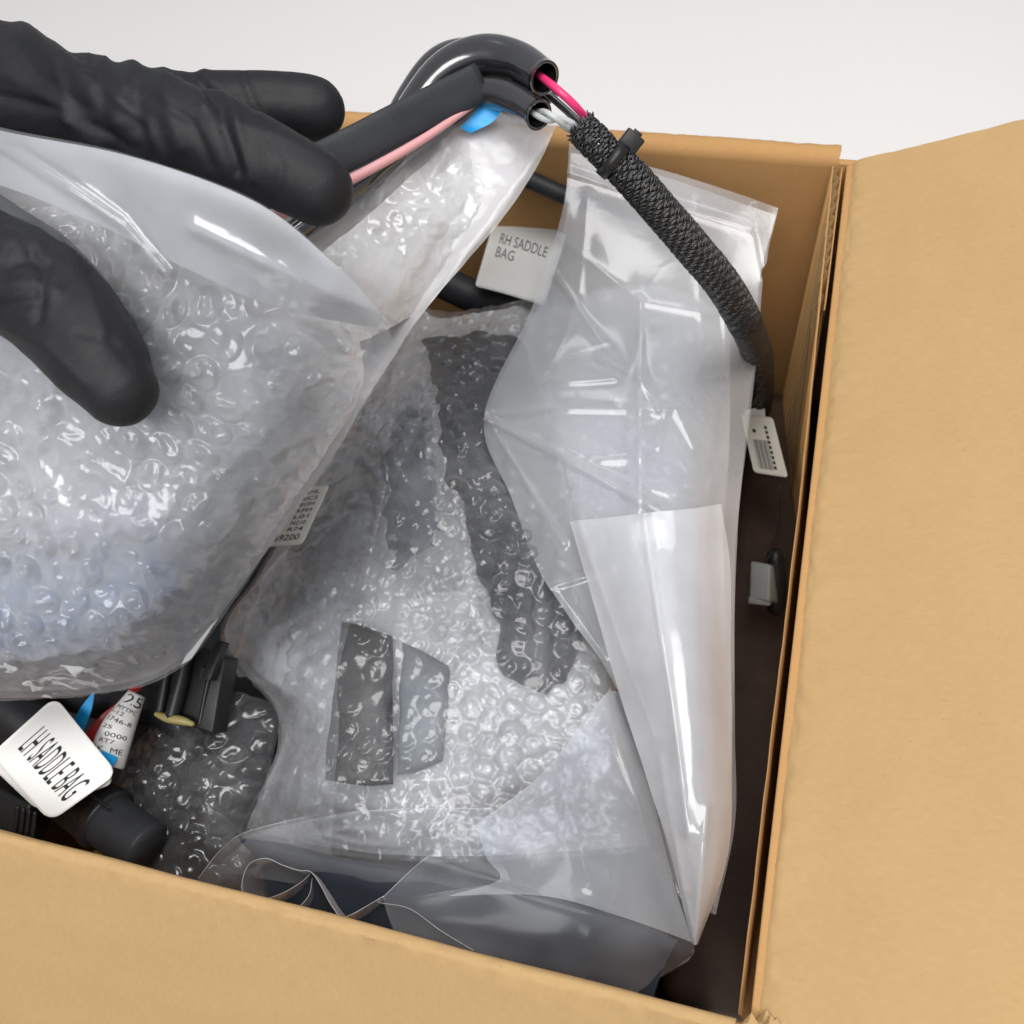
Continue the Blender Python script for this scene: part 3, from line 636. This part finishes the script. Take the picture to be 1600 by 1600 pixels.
# ------------------------------------------------------------------ second bag along the right wall
ZS = 1.0
bag2 = thing('plastic_bag', 'crumpled clear plastic bag lying against the right wall of the box, over the dark panel', 'plastic bag', P(950, 1450, -.12))
S1 = [[(890, 224, .002), (1000, 256, -.004), (1110, 290, -.012), (1216, 326, -.018)],
      [(880, 330, -.012), (985, 365, -.014), (1092, 395, -.02), (1192, 425, -.03)],
      [(832, 480, -.035), (945, 500, -.03), (1062, 520, -.03), (1182, 545, -.045)],
      [(756, 652, -.042), (895, 662, -.034), (1042, 675, -.036), (1167, 695, -.055)],
      [(800, 780, -.048), (910, 775, -.040), (1052, 790, -.040), (1156, 810, -.06)],
      [(850, 905, -.052), (950, 905, -.045), (1060, 930, -.045), (1148, 960, -.06)],
      [(955, 1062, -.056), (1010, 1090, -.05), (1075, 1120, -.05), (1146, 1150, -.06)],
      [(1010, 1210, -.058), (1050, 1230, -.054), (1095, 1260, -.054), (1147, 1290, -.06)],
      [(1060, 1400, -.06), (1075, 1410, -.06), (1095, 1420, -.062), (1120, 1430, -.064)]]
sheet('upper_film', S1, (520, 260), M['film_milky'], bag2,
      [([(760, 655), (890, 720), (1030, 800)], 0.0060, 5.0), ([(756, 650), (900, 640), (1055, 640), (1085, 700)], 0.0023, 3.9), ([(940, 722), (1020, 715)], 0.0015, 3.3), ([(1000, 470), (1000, 660), (1000, 800)], 0.0030, 8.8), ([(870, 430), (930, 520), (960, 560)], 0.0023, 5.5),
       ([(760, 655), (800, 720), (880, 850)], 0.0037, 4.4), ([(850, 600), (960, 590)], 0.0030, 5.5), ([(1040, 640), (1030, 700)], 0.0023, 3.3), ([(890, 270), (1180, 360)], 0.0023, 4.4), ([(1178, 330), (1195, 430)], 0.0030, 4.4), ([(780, 690), (1000, 760), (1110, 790)], 0.0009, 5), ([(860, 360), (1000, 470), (1150, 500)], 0.0009, 5), ([(920, 300), (900, 500), (820, 640)], 0.0009, 5), ([(1090, 420), (1100, 560), (1060, 640)], 0.0009, 5), ([(1130, 420), (1140, 700), (1100, 780)], 0.0009, 5), ([(940, 560), (1000, 590), (1030, 640)], 0.003, 5), ([(850, 920), (950, 890)], 0.0030, 3.3), ([(860, 930), (940, 1030)], 0.0045, 6.6)],
      lambda u, v, x, y: 0.0035 * pn(u * 9, v * 20, 24) + 0.0011 * ridged(u * 10, v * 14, 24, 2))
sheet('inner_film', shrink(S1, -.012, .02), (260, 130), M['film_milky'], bag2, [([(1000, 300), (1000, 800)], 0.006, 20), ([(840, 560), (1130, 480)], 0.005, 14), ([(1100, 330), (960, 620)], .005, 12)],
      lambda u, v, x, y: 0.004 * pn(u * 14, v * 14, 34))
wrapb = thing('bubble_wrap_bundle', 'pale bubble wrap pack inside the crumpled bag along the right wall', 'bubble wrap', P(1000, 900, -.12))
BB = [[(900, 470, -.075), (980, 450, -.066), (1070, 460, -.064), (1140, 500, -.075)], [(850, 640, -.07), (960, 640, -.058), (1060, 650, -.056), (1140, 680, -.075)], [(880, 820, -.072), (970, 820, -.062), (1050, 830, -.060), (1130, 850, -.078)], [(960, 1040, -.08), (1020, 1050, -.07), (1080, 1060, -.07), (1130, 1080, -.084)]]
S2 = [[(892, 815, -.036), (960, 808, -.022), (1030, 800, -.018), (1085, 794, -.022), (1127, 787, -.036)],
      [(925, 930, -.038), (985, 920, -.022), (1045, 910, -.017), (1095, 900, -.022), (1141, 890, -.040)],
      [(960, 1060, -.040), (1012, 1055, -.024), (1062, 1050, -.018), (1105, 1045, -.024), (1142, 1040, -.044)],
      [(1005, 1200, -.044), (1042, 1200, -.028), (1078, 1200, -.022), (1112, 1200, -.028), (1142, 1200, -.046)],
      [(1050, 1340, -.048), (1072, 1340, -.036), (1094, 1340, -.030), (1116, 1335, -.036), (1138, 1330, -.050)],
      [(1082, 1474, -.056), (1084, 1475, -.054), (1086, 1476, -.053), (1089, 1475, -.055), (1092, 1470, -.058)]]
sheet('rolled_fold', S2, (400, 200), M['film_thick'], bag2, [([(905, 815), (965, 1000), (1020, 1150)], 0.003, 7), ([(1005, 800), (1020, 900), (1050, 1100), (1075, 1300)], 0.004, 6), ([(1127, 787), (1138, 1000)], .002, 8), ([(1030, 1180), (1070, 1390)], .004, 5), ([(1105, 1260), (1085, 1474)], .004, 6)],
      lambda u, v, x, y: 0.0012 * pn(u * 9, v * 40, 44) + 0.0010 * ridged(u * 14, v * 30, 45, 2))
S3 = [[(598, 1402, -.030), (660, 1345, -.028), (745, 1288, -.030), (850, 1205, -.038), (955, 1075, -.048)],
      [(610, 1440, -.028), (700, 1390, -.024), (800, 1330, -.024), (910, 1260, -.032), (1010, 1210, -.05)],
      [(640, 1500, -.03), (760, 1450, -.024), (870, 1410, -.022), (970, 1370, -.028), (1060, 1360, -.048)],
      [(700, 1580, -.04), (820, 1530, -.032), (920, 1490, -.03), (1010, 1460, -.034), (1084, 1474, -.054)],
      [(760, 1680, -.07), (860, 1630, -.06), (950, 1580, -.055), (1010, 1540, -.055), (1075, 1500, -.062)]]
sheet('lower_film', S3, (150, 150), M['film_low'], bag2,
      [([(930, 1420), (1000, 1440), (1084, 1474)], 0.004, 6), ([(960, 1400), (900, 1540)], 0.005, 9), ([(1000, 1200), (960, 1400)], 0.004, 8), ([(640, 1400), (760, 1380), (960, 1440)], .002, 12), ([(860, 1180), (900, 1290)], .003, 7), ([(1010, 1210), (1084, 1474)], .004, 9)],
      lambda u, v, x, y: 0.0010 * pn(u * 10, v * 10, 54))
S3b = [[(745, 1290, -.034), (850, 1207, -.042), (955, 1080, -.052), (1000, 1160, -.056)],
       [(760, 1340, -.031), (870, 1280, -.036), (960, 1230, -.044), (1030, 1290, -.056)],
       [(780, 1375, -.030), (880, 1350, -.030), (970, 1340, -.036), (1055, 1390, -.056)],
       [(700, 1400, -.029), (850, 1400, -.026), (970, 1432, -.031), (1083, 1473, -.056)]]
sheet('inner_fold', S3b, (90, 90), M['film_milky'], bag2, [([(870, 1200), (920, 1380)], .003, 8), ([(960, 1150), (1083, 1473)], .004, 10)], lambda u, v, x, y: 0.0012 * pn(u * 16, v * 16, 58))
S4 = [[(378, 1308, -.030), (450, 1288, -.024), (560, 1268, -.020), (670, 1263, -.022), (770, 1264, -.028)],
      [(379, 1310, -.032), (460, 1305, -.026), (560, 1300, -.022), (670, 1305, -.024), (770, 1310, -.03)],
      [(382, 1316, -.034), (470, 1328, -.030), (570, 1342, -.028), (690, 1362, -.028), (800, 1384, -.03)],
      [(330, 1360, -.05), (460, 1380, -.044), (570, 1395, -.04), (690, 1410, -.04), (800, 1430, -.04)]]
sheet('lip_film', S4, (100, 140), M['film_low'], bag2, [([(385, 1308), (480, 1310), (560, 1330), (640, 1345)], .003, 9)], lambda u, v, x, y: 0.001 * ridged(u * 20, v * 30, 64, 2))
S5 = [[(310, 1372, -.045), (345, 1328, -.042), (385, 1300, -.036), (480, 1272, -.036)], [(330, 1420, -.06), (380, 1380, -.055), (430, 1350, -.05), (520, 1330, -.045)], [(380, 1470, -.085), (430, 1430, -.08), (480, 1410, -.07), (560, 1400, -.06)]]
sheet('side_film', S5, (60, 80), M['film'], bag2, [], lambda u, v, x, y: 0.001 * ridged(u * 20, v * 30, 66, 2))
def edge(name, rows, parent, r=0.00016, n=80, mat='rim'):
    p, _ = pxpath([(*q, 1) for q in rows], n); return tube(name, p, r, M[mat], parent, 6)
edge('film_edge', [(310, 1372, -.045), (345, 1328, -.042), (385, 1300, -.036), (480, 1277, -.030), (560, 1268, -.0198), (670, 1263, -.0218), (770, 1264, -.0278)], bag2)
edge('film_edge', [(598, 1402, -.030), (660, 1345, -.028), (745, 1288, -.030), (850, 1205, -.038), (955, 1075, -.048)], bag2, .00013)
edge('film_edge', [(892, 815, -.036), (960, 808, -.022), (1030, 800, -.018), (1085, 794, -.022), (1127, 787, -.036)], bag2, .00013)
# ruffled mouth of the bag tucked behind the front wall
def ruffle(rows, drop, name='ruffle'):
    a = cr(np.asarray(rows, float), 120); top = P(a[:, 0], a[:, 1], a[:, 2]); dv = np.array([0.004, -0.012, -1.0]); dv /= np.linalg.norm(dv)
    s = np.linspace(0, drop, 20); V = top[:, None] + dv[None, None] * s[None, :, None]
    mesh(name, V, gridfaces(120, 20), M['film_back1'], bag2); tube('film_edge', top, 0.00015, M['rim'], bag2, 6)
ruffle([(395, 1415, -.03), (378, 1388, -.03), (388, 1352, -.03), (415, 1341, -.03), (442, 1352, -.03), (468, 1360, -.03), (485, 1362, -.03), (500, 1382, -.03), (520, 1418, -.03), (540, 1432, -.03), (600, 1400, -.03)], .05)
ruffle([(400, 1410, -.036), (440, 1396, -.036), (468, 1380, -.036), (484, 1366, -.036)], .05)
ruffle([(460, 1424, -.038), (482, 1400, -.038), (488, 1372, -.038)], .05)
ruffle([(590, 1410, -.034), (640, 1420, -.033), (690, 1455, -.033), (740, 1485, -.034)], .05)

sheet('bubble_film', BB, (200, 120), M['bubble'], wrapb, [], bubdisp(.0115, .004, 41, .7, .003))
core('pale blue-grey foam pad in the pack along the right wall', 'foam pad', 'foam_pad', shrink(BB, -.012, .06), 'paleblue', .02, 42)
# ------------------------------------------------------------------ dark moulded panel under the second bag
PN = [[(372, 1306, -.040), (520, 1338, -.036), (680, 1362, -.034), (830, 1386, -.036), (960, 1425, -.040), (1060, 1470, -.05)],
      [(378, 1316, -.039), (522, 1350, -.034), (680, 1376, -.032), (825, 1400, -.034), (950, 1440, -.038), (1050, 1485, -.05)],
      [(410, 1360, -.046), (540, 1400, -.040), (680, 1430, -.037), (810, 1455, -.038), (930, 1490, -.043), (1030, 1530, -.055)],
      [(430, 1450, -.060), (560, 1490, -.055), (690, 1520, -.050), (810, 1545, -.050), (920, 1570, -.055), (1010, 1600, -.066)],
      [(400, 1520, -.085), (550, 1565, -.08), (690, 1600, -.075), (810, 1625, -.075), (920, 1640, -.08), (1000, 1660, -.09)]]
pan = blob('dark_moulding', PN, 'panel', None, .012, 9); tag(pan, 'long dark slate moulded panel under clear film behind the front wall', 'plastic panel')

# ------------------------------------------------------------------ bubble-wrapped bundle in the middle
wrap2 = thing('bubble_wrap_bundle', 'large grey bubble wrap bundle lying in the middle of the box', 'bubble wrap', P(650, 1200, -.12))
B1 = [[(640, 480, -.075), (700, 490, -.066), (770, 480, -.064), (840, 470, -.070), (900, 480, -.08)],
      [(560, 620, -.072), (640, 620, -.058), (720, 620, -.054), (800, 640, -.058), (880, 660, -.07)],
      [(470, 780, -.072), (570, 780, -.056), (680, 780, -.050), (790, 790, -.054), (900, 800, -.066)],
      [(400, 900, -.075), (520, 910, -.058), (650, 920, -.052), (780, 920, -.054), (910, 930, -.066)],
      [(345, 1000, -.085), (490, 1030, -.062), (630, 1050, -.056), (780, 1050, -.056), (950, 1050, -.066)],
      [(440, 1140, -.085), (520, 1150, -.064), (640, 1160, -.058), (780, 1160, -.058), (980, 1150, -.068)],
      [(370, 1300, -.095), (500, 1330, -.078), (630, 1345, -.066), (780, 1345, -.066), (1020, 1330, -.08)]]
sheet('bubble_film', B1, (460, 340), M['bubble_clear'], wrap2, [([(620, 560), (600, 760), (560, 960)], .007, 12), ([(660, 600), (720, 800), (740, 960)], .008, 12), ([(560, 620), (640, 760), (760, 1000)], .009, 22), ([(690, 1010), (780, 1080), (870, 1180)], .009, 18), ([(530, 960), (700, 1030)], .005, 12), ([(700, 640), (850, 900)], .006, 16), ([(480, 900), (640, 930), (760, 880)], .006, 16), ([(500, 1225), (700, 1215), (900, 1180)], .006, 14)], bubdisp(.0112, .0036, 21, .5, .0052, 20))
sheet('bubble_film', shrink(B1, -.020, .02), (300, 220), M['bubble_in'], wrap2, [], bubdisp(.0115, .004, 27, .7, .003))
LF = [[(560, 640, -.062), (600, 640, -.056), (660, 660, -.052)], [(480, 780, -.066), (540, 790, -.056), (600, 800, -.05)], [(400, 920, -.070), (480, 930, -.058), (560, 940, -.052)], [(350, 1010, -.074), (430, 1040, -.062), (530, 1060, -.054)],
      [(440, 1130, -.074), (480, 1140, -.064), (530, 1150, -.056)], [(375, 1330, -.082), (440, 1345, -.074), (520, 1350, -.066)]]
sheet('outer_film', LF, (160, 80), M['film_clear1'], wrap2, [([(520, 700), (440, 1000), (400, 1270)], .003, 12)], lambda u, v, x, y: 0.004 * ridged(u * 24, v * 24, 74, 3))
G = 'parts wrapped in the middle bundle'
core('dark bar running diagonally under the middle bubble wrap', 'plastic part', 'moulded_part', [[(640, 500, -.076), (730, 490, -.070), (820, 490, -.076)], [(690, 740, -.064), (795, 740, -.060), (890, 740, -.064)], [(755, 940, -.064), (830, 940, -.060), (910, 930, -.066)], [(780, 1080, -.070), (840, 1080, -.067), (900, 1070, -.070)]], 'darkpart', .02, 11)
core('grey moulded part under the middle bubble wrap beside the dark bar', 'plastic part', 'moulded_part', [[(600, 640, -.078), (640, 610, -.072), (690, 620, -.074)], [(575, 780, -.074), (640, 780, -.067), (715, 790, -.072)], [(570, 880, -.078), (630, 920, -.071), (720, 900, -.076)]], 'greypart', .02, 12)
core('pale foam pad under the lower middle bubble wrap', 'foam pad', 'foam_pad', [[(690, 960, -.086), (800, 970, -.082), (960, 990, -.088)], [(700, 1080, -.086), (820, 1090, -.08), (970, 1090, -.088)], [(600, 1240, -.09), (800, 1240, -.084), (990, 1230, -.09)]], 'foam', .03, 13)
core('broad pale foam pad under the middle bubble wrap', 'foam pad', 'foam_pad', [[(600, 560, -.10), (680, 540, -.096), (780, 560, -.10)], [(500, 800, -.096), (650, 800, -.09), (800, 800, -.096)], [(450, 1000, -.096), (650, 1000, -.09), (800, 1000, -.096)], [(440, 1250, -.10), (620, 1260, -.094), (800, 1250, -.10)]], 'foam', .03, 16)
core('pale foam pad beside the held-up bag under clear film', 'foam pad', 'foam_pad', [[(440, 840, -.09), (500, 800, -.085), (560, 800, -.088)], [(370, 960, -.09), (450, 960, -.084), (530, 960, -.086)], [(340, 1050, -.095), (430, 1070, -.088), (520, 1080, -.088)]], 'foam', .03, 14)
core('black rectangular block showing through clear bubbles of the middle wrap', 'plastic block', 'black_block', [[(528, 968, -.064), (572, 976, -.061), (616, 990, -.064)], [(514, 1100, -.064), (564, 1104, -.062), (612, 1108, -.064)], [(500, 1218, -.070), (558, 1226, -.067), (616, 1224, -.070)]], 'black', .02, 17, None, .0012)
core('grey rectangular block beside the black block under the wrap', 'plastic block', 'grey_block', [[(624, 1000, -.068), (664, 1016, -.066), (706, 1036, -.068)], [(620, 1110, -.068), (660, 1118, -.066), (698, 1124, -.068)], [(614, 1210, -.073), (652, 1204, -.071), (690, 1192, -.073)]], 'greypart', .02, 18, None, .0015)

# ------------------------------------------------------------------ dark bubble-wrapped bundle by the connectors
wrap3 = thing('bubble_wrap_bundle', 'bubble wrap over black contents between the connectors and the clear bag', 'bubble wrap', P(310, 1300, -.13))
B3 = [[(250, 1120, -.098), (310, 1085, -.084), (370, 1085, -.080), (440, 1110, -.09)],
      [(200, 1180, -.098), (280, 1160, -.080), (360, 1160, -.076), (432, 1160, -.088)],
      [(180, 1250, -.10), (260, 1250, -.080), (340, 1250, -.076), (410, 1250, -.088)],
      [(190, 1330, -.105), (250, 1340, -.086), (320, 1340, -.082), (390, 1320, -.09)],
      [(230, 1420, -.12), (280, 1420, -.10), (330, 1410, -.096), (400, 1390, -.10)]]
sheet('bubble_film', B3, (300, 230), M['bubble_dark'], wrap3, [], bubdisp(.0115, .0045, 31, .5, .0075, 24))
core('black moulded part inside the dark bubble wrap', 'plastic part', 'moulded_part', [[(230, 1110, -.11), (320, 1090, -.10), (430, 1115, -.106)], [(190, 1230, -.11), (300, 1220, -.10), (420, 1210, -.106)], [(220, 1420, -.13), (300, 1420, -.12), (390, 1390, -.12)]], 'black', .03, 15)

# ------------------------------------------------------------------ labels
lb, fm = card('label_tag', (-14, 1178, -.045), (78, 1284, -.042), (86, 1088, -.045), (184, 1208, -.042), 'paper', None, .16, .0006, .001)
tag(lb, 'white folded tag printed LH SADDLE BAG on black connectors', 'label tag')
lettering('LH SADDLE BAG', fm(.17, .27, .92, .69), lb)
card('folded_leaf', (-22, 1190, -.051), (60, 1268, -.050), (92, 1096, -.049), (182, 1222, -.047), 'paper', lb, .14, .0005)
lb, fm = card('label_tag', (742, 447, -.078), (850, 478, -.078), (776, 330, -.072), (886, 366, -.072), 'paper_shaded', None, .05, .0005, .0012)
tag(lb, 'white tag printed RH SADDLE BAG standing against the back wall', 'label tag')
lettering('RH SADDLE', fm(.16, .60, .83, .74, -.0), lb, 'greyink'); lettering('BAG', fm(.16, .42, .42, .555), lb, 'greyink')
lb, fm = card('label_tag', (1178, 738, -.135), (1231, 746, -.125), (1158, 648, -.135), (1207, 652, -.125), 'ivory', None, .10, .0005)
tag(lb, 'small barcode tag on a wire hanging beside the right wall', 'label tag')
for k in range(11):
    s0 = .20 + .026 * k * 1.6; w_ = (.012, .02, .028)[(k * 7) % 3]
    g = fm(s0, .08, s0 + w_, .58); mesh('bar', g(np.array([0, 1, 1, 0.]), np.array([0, 0, 1, 1.])), [(0, 1, 2, 3)], M['ink'], lb, False)
for k in range(9):
    g = fm(.66, .10 + .085 * k, .74, .10 + .085 * k + .055); mesh('digit_mark', g(np.array([0, 1, 1, 0.]), np.array([0, 0, 1, 1.])), [(0, 1, 2, 3)], M['ink'], lb, False)
g = fm(.26, .70, .36, .76); mesh('print_mark', g(np.array([0, 1, 1, 0.]), np.array([0, 0, 1, 1.])), [(0, 1, 2, 3)], M['ink'], lb, False)
card('folded_leaf', (1160, 655, -.142), (1196, 658, -.136), (1160, 642, -.138), (1194, 634, -.132), 'paper', lb, .1, .0004)
# small printed sticker half covered by the held-up bag
lb, fm = card('sticker', (515, 757, -.040), (472, 850, -.040), (455, 765, -.044), (405, 855, -.044), 'ivory', None, .10, .0005)
tag(lb, 'small off-white sticker with rows of print beside the held-up bag edge', 'sticker')
fm_ = lambda s0, t0, s1, t1: fm(s0, t0, s1, t1)
for k, txt in enumerate(['3ML', 'EC3', 'BOM', 'KPM', 'L01', 'N210', 'R74']):
    s0 = .07 + .105 * k
    f0 = fm(s0, .16, s0 + .065, .52); lettering(txt, (lambda f: (lambda x, y: f(1 - y, 1 - x)))(f0), lb)
f0 = fm(.82, .14, .92, .75); lettering('69200', (lambda f: (lambda x, y: f(1 - y, 1 - x)))(f0), lb)
# rolled wire label
p, r = pxpath([(164, 1196, -.062, 29), (184, 1140, -.060, 26), (214, 1084, -.058, 14)], 30)
rl = tube('wire_label', p, r, M['paper'], None, 32, 'flat'); tag(rl, 'white rolled wire label with rows of print beside the folded tag', 'label')
t_, n_, b_ = frames(p); tc = C - p[15]; tc /= np.linalg.norm(tc)
def rollmap(v0, v1, a0, a1):
    def f(x, y):
        s = v0 + (v1 - v0) * y; i_ = np.clip(s * 29, 0, 28.999); k = i_.astype(int); fr = (i_ - k)[:, None]
        pc = p[k] * (1 - fr) + p[k + 1] * fr; tt = t_[k]; rr = (r[k] * (1 - fr[:, 0]) + r[k + 1] * fr[:, 0])
        n0 = tc - tt * (tt @ tc)[:, None]; n0 /= np.linalg.norm(n0, axis=1, keepdims=True); b0_ = np.cross(tt, n0)
        a = -np.radians(a0 + (a1 - a0) * x)
        return pc + (n0 * np.cos(a)[:, None] + b0_ * np.sin(a)[:, None]) * (rr * 1.012 + 0.0001)[:, None]
    return f
for txt, v0, v1, a0, a1 in [('25', .84, .97, 45, -55), ('MTTPC', .75, .80, 55, -45), ('1-12', .68, .73, 65, 5), ('1746-8', .58, .64, 60, -40), ('25', .48, .53, 60, 20), ('0000', .38, .44, 35, -40), ('RT7', .29, .345, 45, -5), ('RK  ME', .17, .24, 60, -40)]:
    lettering(txt, rollmap(v0, v1, a0, a1), rl)
# blue and red tape ends and dark cables round it
bt, _ = sheet('blue_tape', [[(112, 1140, -.058), (128, 1148, -.058)], [(122, 1112, -.054), (142, 1112, -.054)], [(146, 1080, -.050), (148, 1081, -.050)]], (20, 6), M['blue'], None); tag(bt, 'pointed blue tape end sticking up behind the folded tag', 'tape')
bt = pxbox('blue_tape', (158, 1172, -.050), (184, 1184, -.050), (150, 1186, -.052), .0006, M['blue'], None, .0001); tag(bt, 'short blue tape band across the rolled wire label', 'tape')
bt, _ = sheet('red_tape', [[(130, 1150, -.064), (142, 1162, -.066)], [(160, 1116, -.062), (172, 1124, -.064)], [(190, 1092, -.064), (206, 1090, -.066)], [(206, 1070, -.066), (224, 1072, -.068)]], (24, 8), M['red'], None); tag(bt, 'dark red wire tape between the blue tape and wire label', 'tape')
p, r = pxpath([(-80, 1010, -.06, 40), (0, 1090, -.064, 40), (70, 1150, -.07, 38), (120, 1210, -.08, 36)], 50); cb = tube('black_cable', p, r, M['matte'], None, 20); tag(cb, 'thick black cable running under the LH tag', 'cable')
p, r = pxpath([(60, 1060, -.085, 34), (160, 1090, -.085, 34), (260, 1110, -.088, 30), (300, 1160, -.09, 28)], 50); cb = tube('black_cable', p, r, M['matte'], None, 20); tag(cb, 'black cable passing behind the rolled wire label', 'cable')

# ------------------------------------------------------------------ connectors
def on(name, label, cat, loc): return thing(name, label, cat, loc)
cn = on('connector', 'black housing connector with yellow seal below the held-up bag', 'connector', P(300, 1130, -.08))
pxbox('housing', (296, 1010, -.050), (352, 1028, -.050), (276, 1128, -.062), .014, M['black'], cn, .0012)
pxbox('latch', (336, 1000, -.042), (350, 1004, -.042), (314, 1060, -.048), .006, M['black'], cn, .0006)
pxbox('slot', (314, 1042, -.0496), (326, 1046, -.0496), (310, 1060, -.0515), .001, M['darkpart'], cn, .0002)
p, r = pxpath([(296, 1000, -.046, 11), (284, 1060, -.052, 11), (268, 1122, -.058, 11)], 24); tube('barrel', p, r, M['black'], cn, 18, 'flat')
p, r = pxpath([(268, 1010, -.05, 8), (258, 1070, -.056, 8), (250, 1114, -.06, 8)], 24); tube('barrel', p, r, M['black'], cn, 18, 'flat')
p, r = pxpath([(245, 1116, -.058, 4), (262, 1122, -.057, 7), (284, 1126, -.057, 7), (300, 1131, -.058, 4)], 24); tube('seal', p, r, M['brass'], cn, 14)
p, r = pxpath([(336, 1020, -.049, 4), (322, 1080, -.056, 4), (312, 1132, -.062, 4)], 20); tube('rib', p, r, M['black'], cn, 10)
cn = on('connector', 'long black plug with stepped body beside the front wall', 'connector', P(180, 1330, -.09))
p, r = pxpath([(60, 1200, -.078, 44), (110, 1238, -.074, 46), (160, 1275, -.070, 47)], 30); tube('body', p, r, M['black'], cn, 28, 'flat', .8, C - p[0])
p, r = pxpath([(158, 1274, -.070, 50), (170, 1282, -.069, 50)], 6); tube('collar', p, r, M['black'], cn, 28, 'flat', .82, C - p[0])
p, r = pxpath([(166, 1280, -.069, 43), (230, 1325, -.066, 41)], 20); tube('nose', p, r, M['matte'], cn, 28, 'flat', .85, C - p[0])
p, r = pxpath([(110, 1218, -.058, 3), (170, 1262, -.054, 3)], 10); tube('rib', p, r, M['black'], cn, 8)
cn = on('connector', 'black multi-pin connector at the front wall under the LH tag', 'connector', P(30, 1290, -.09))
pxbox('housing', (-40, 1210, -.075), (50, 1255, -.072), (-80, 1290, -.08), .02, M['black'], cn, .002)
for k in range(4):
    p, r = pxpath([(28 + 9 * k, 1262 + 3 * k, -.066, 4), (24 + 9 * k, 1296 + 3 * k, -.07, 4)], 8); tube('rib', p, r, M['black'], cn, 10)
cn = on('connector', 'pale grey plug on a thin wire near the box floor by the right wall', 'connector', P(1188, 930, -.16))
pxbox('body', (1172, 876, -.150), (1204, 882, -.145), (1170, 934, -.158), .014, M['greyplastic'], cn, .0015)
pxbox('cap', (1169, 932, -.157), (1204, 936, -.154), (1168, 944, -.16), .014, M['greyplastic'], cn, .0012)
p, r = pxpath([(1219, 760, -.12, 2.4), (1222, 800, -.13, 2.4), (1214, 840, -.14, 2.4), (1196, 880, -.15, 2.4)], 30); tube('wire', p, r, M['black'], cn, 8)
p, r = pxpath([(1212, 870, -.15, 14), (1214, 910, -.16, 15), (1212, 948, -.17, 14)], 12); tube('boot', p, r, M['black'], cn, 14)
p, r = pxpath([(760, 250, -.028, 15), (830, 282, -.030, 14), (885, 306, -.036, 14), (960, 330, -.05, 14), (1060, 380, -.075, 14)], 40); cb = tube('black_cable', p, r, M['matte'], None, 16); tag(cb, 'black cable lying across the inside of the back wall', 'cable')
p, r = pxpath([(690, 440, -.09, 26), (760, 470, -.10, 26), (840, 480, -.105, 26), (900, 500, -.11, 26)], 30); cb = tube('black_cable', p, r, M['matte'], None, 16); tag(cb, 'black cable in the gap below the RH tag', 'cable')

# ------------------------------------------------------------------ dark blocks added to block bounce light and darken the gaps
for (a, b, lab) in [((XL + .015, YF + .02, .006), (XR - .20, YB - .05, H - .135), 'black case added under the held-up bag to block bounce light'), ((XR - .195, YF + .015, .006), (XR - .030, YB - .045, H - .13), 'black case added under the middle bubble wrap to block bounce light'), ((XR - .028, YF + .006, .006), (XR + .024, YB - .006, H - .20), 'dark brown slab added as shade deep in the gap along the right wall')]:
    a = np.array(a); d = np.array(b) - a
    tag(rbox('shade_filler', a, (d[0], 0, 0), (0, d[1], 0), (0, 0, d[2]), M['darkpart' if 'case' in lab else 'brown_shade'], None, .012, 4), lab, 'case' if 'case' in lab else 'slab')
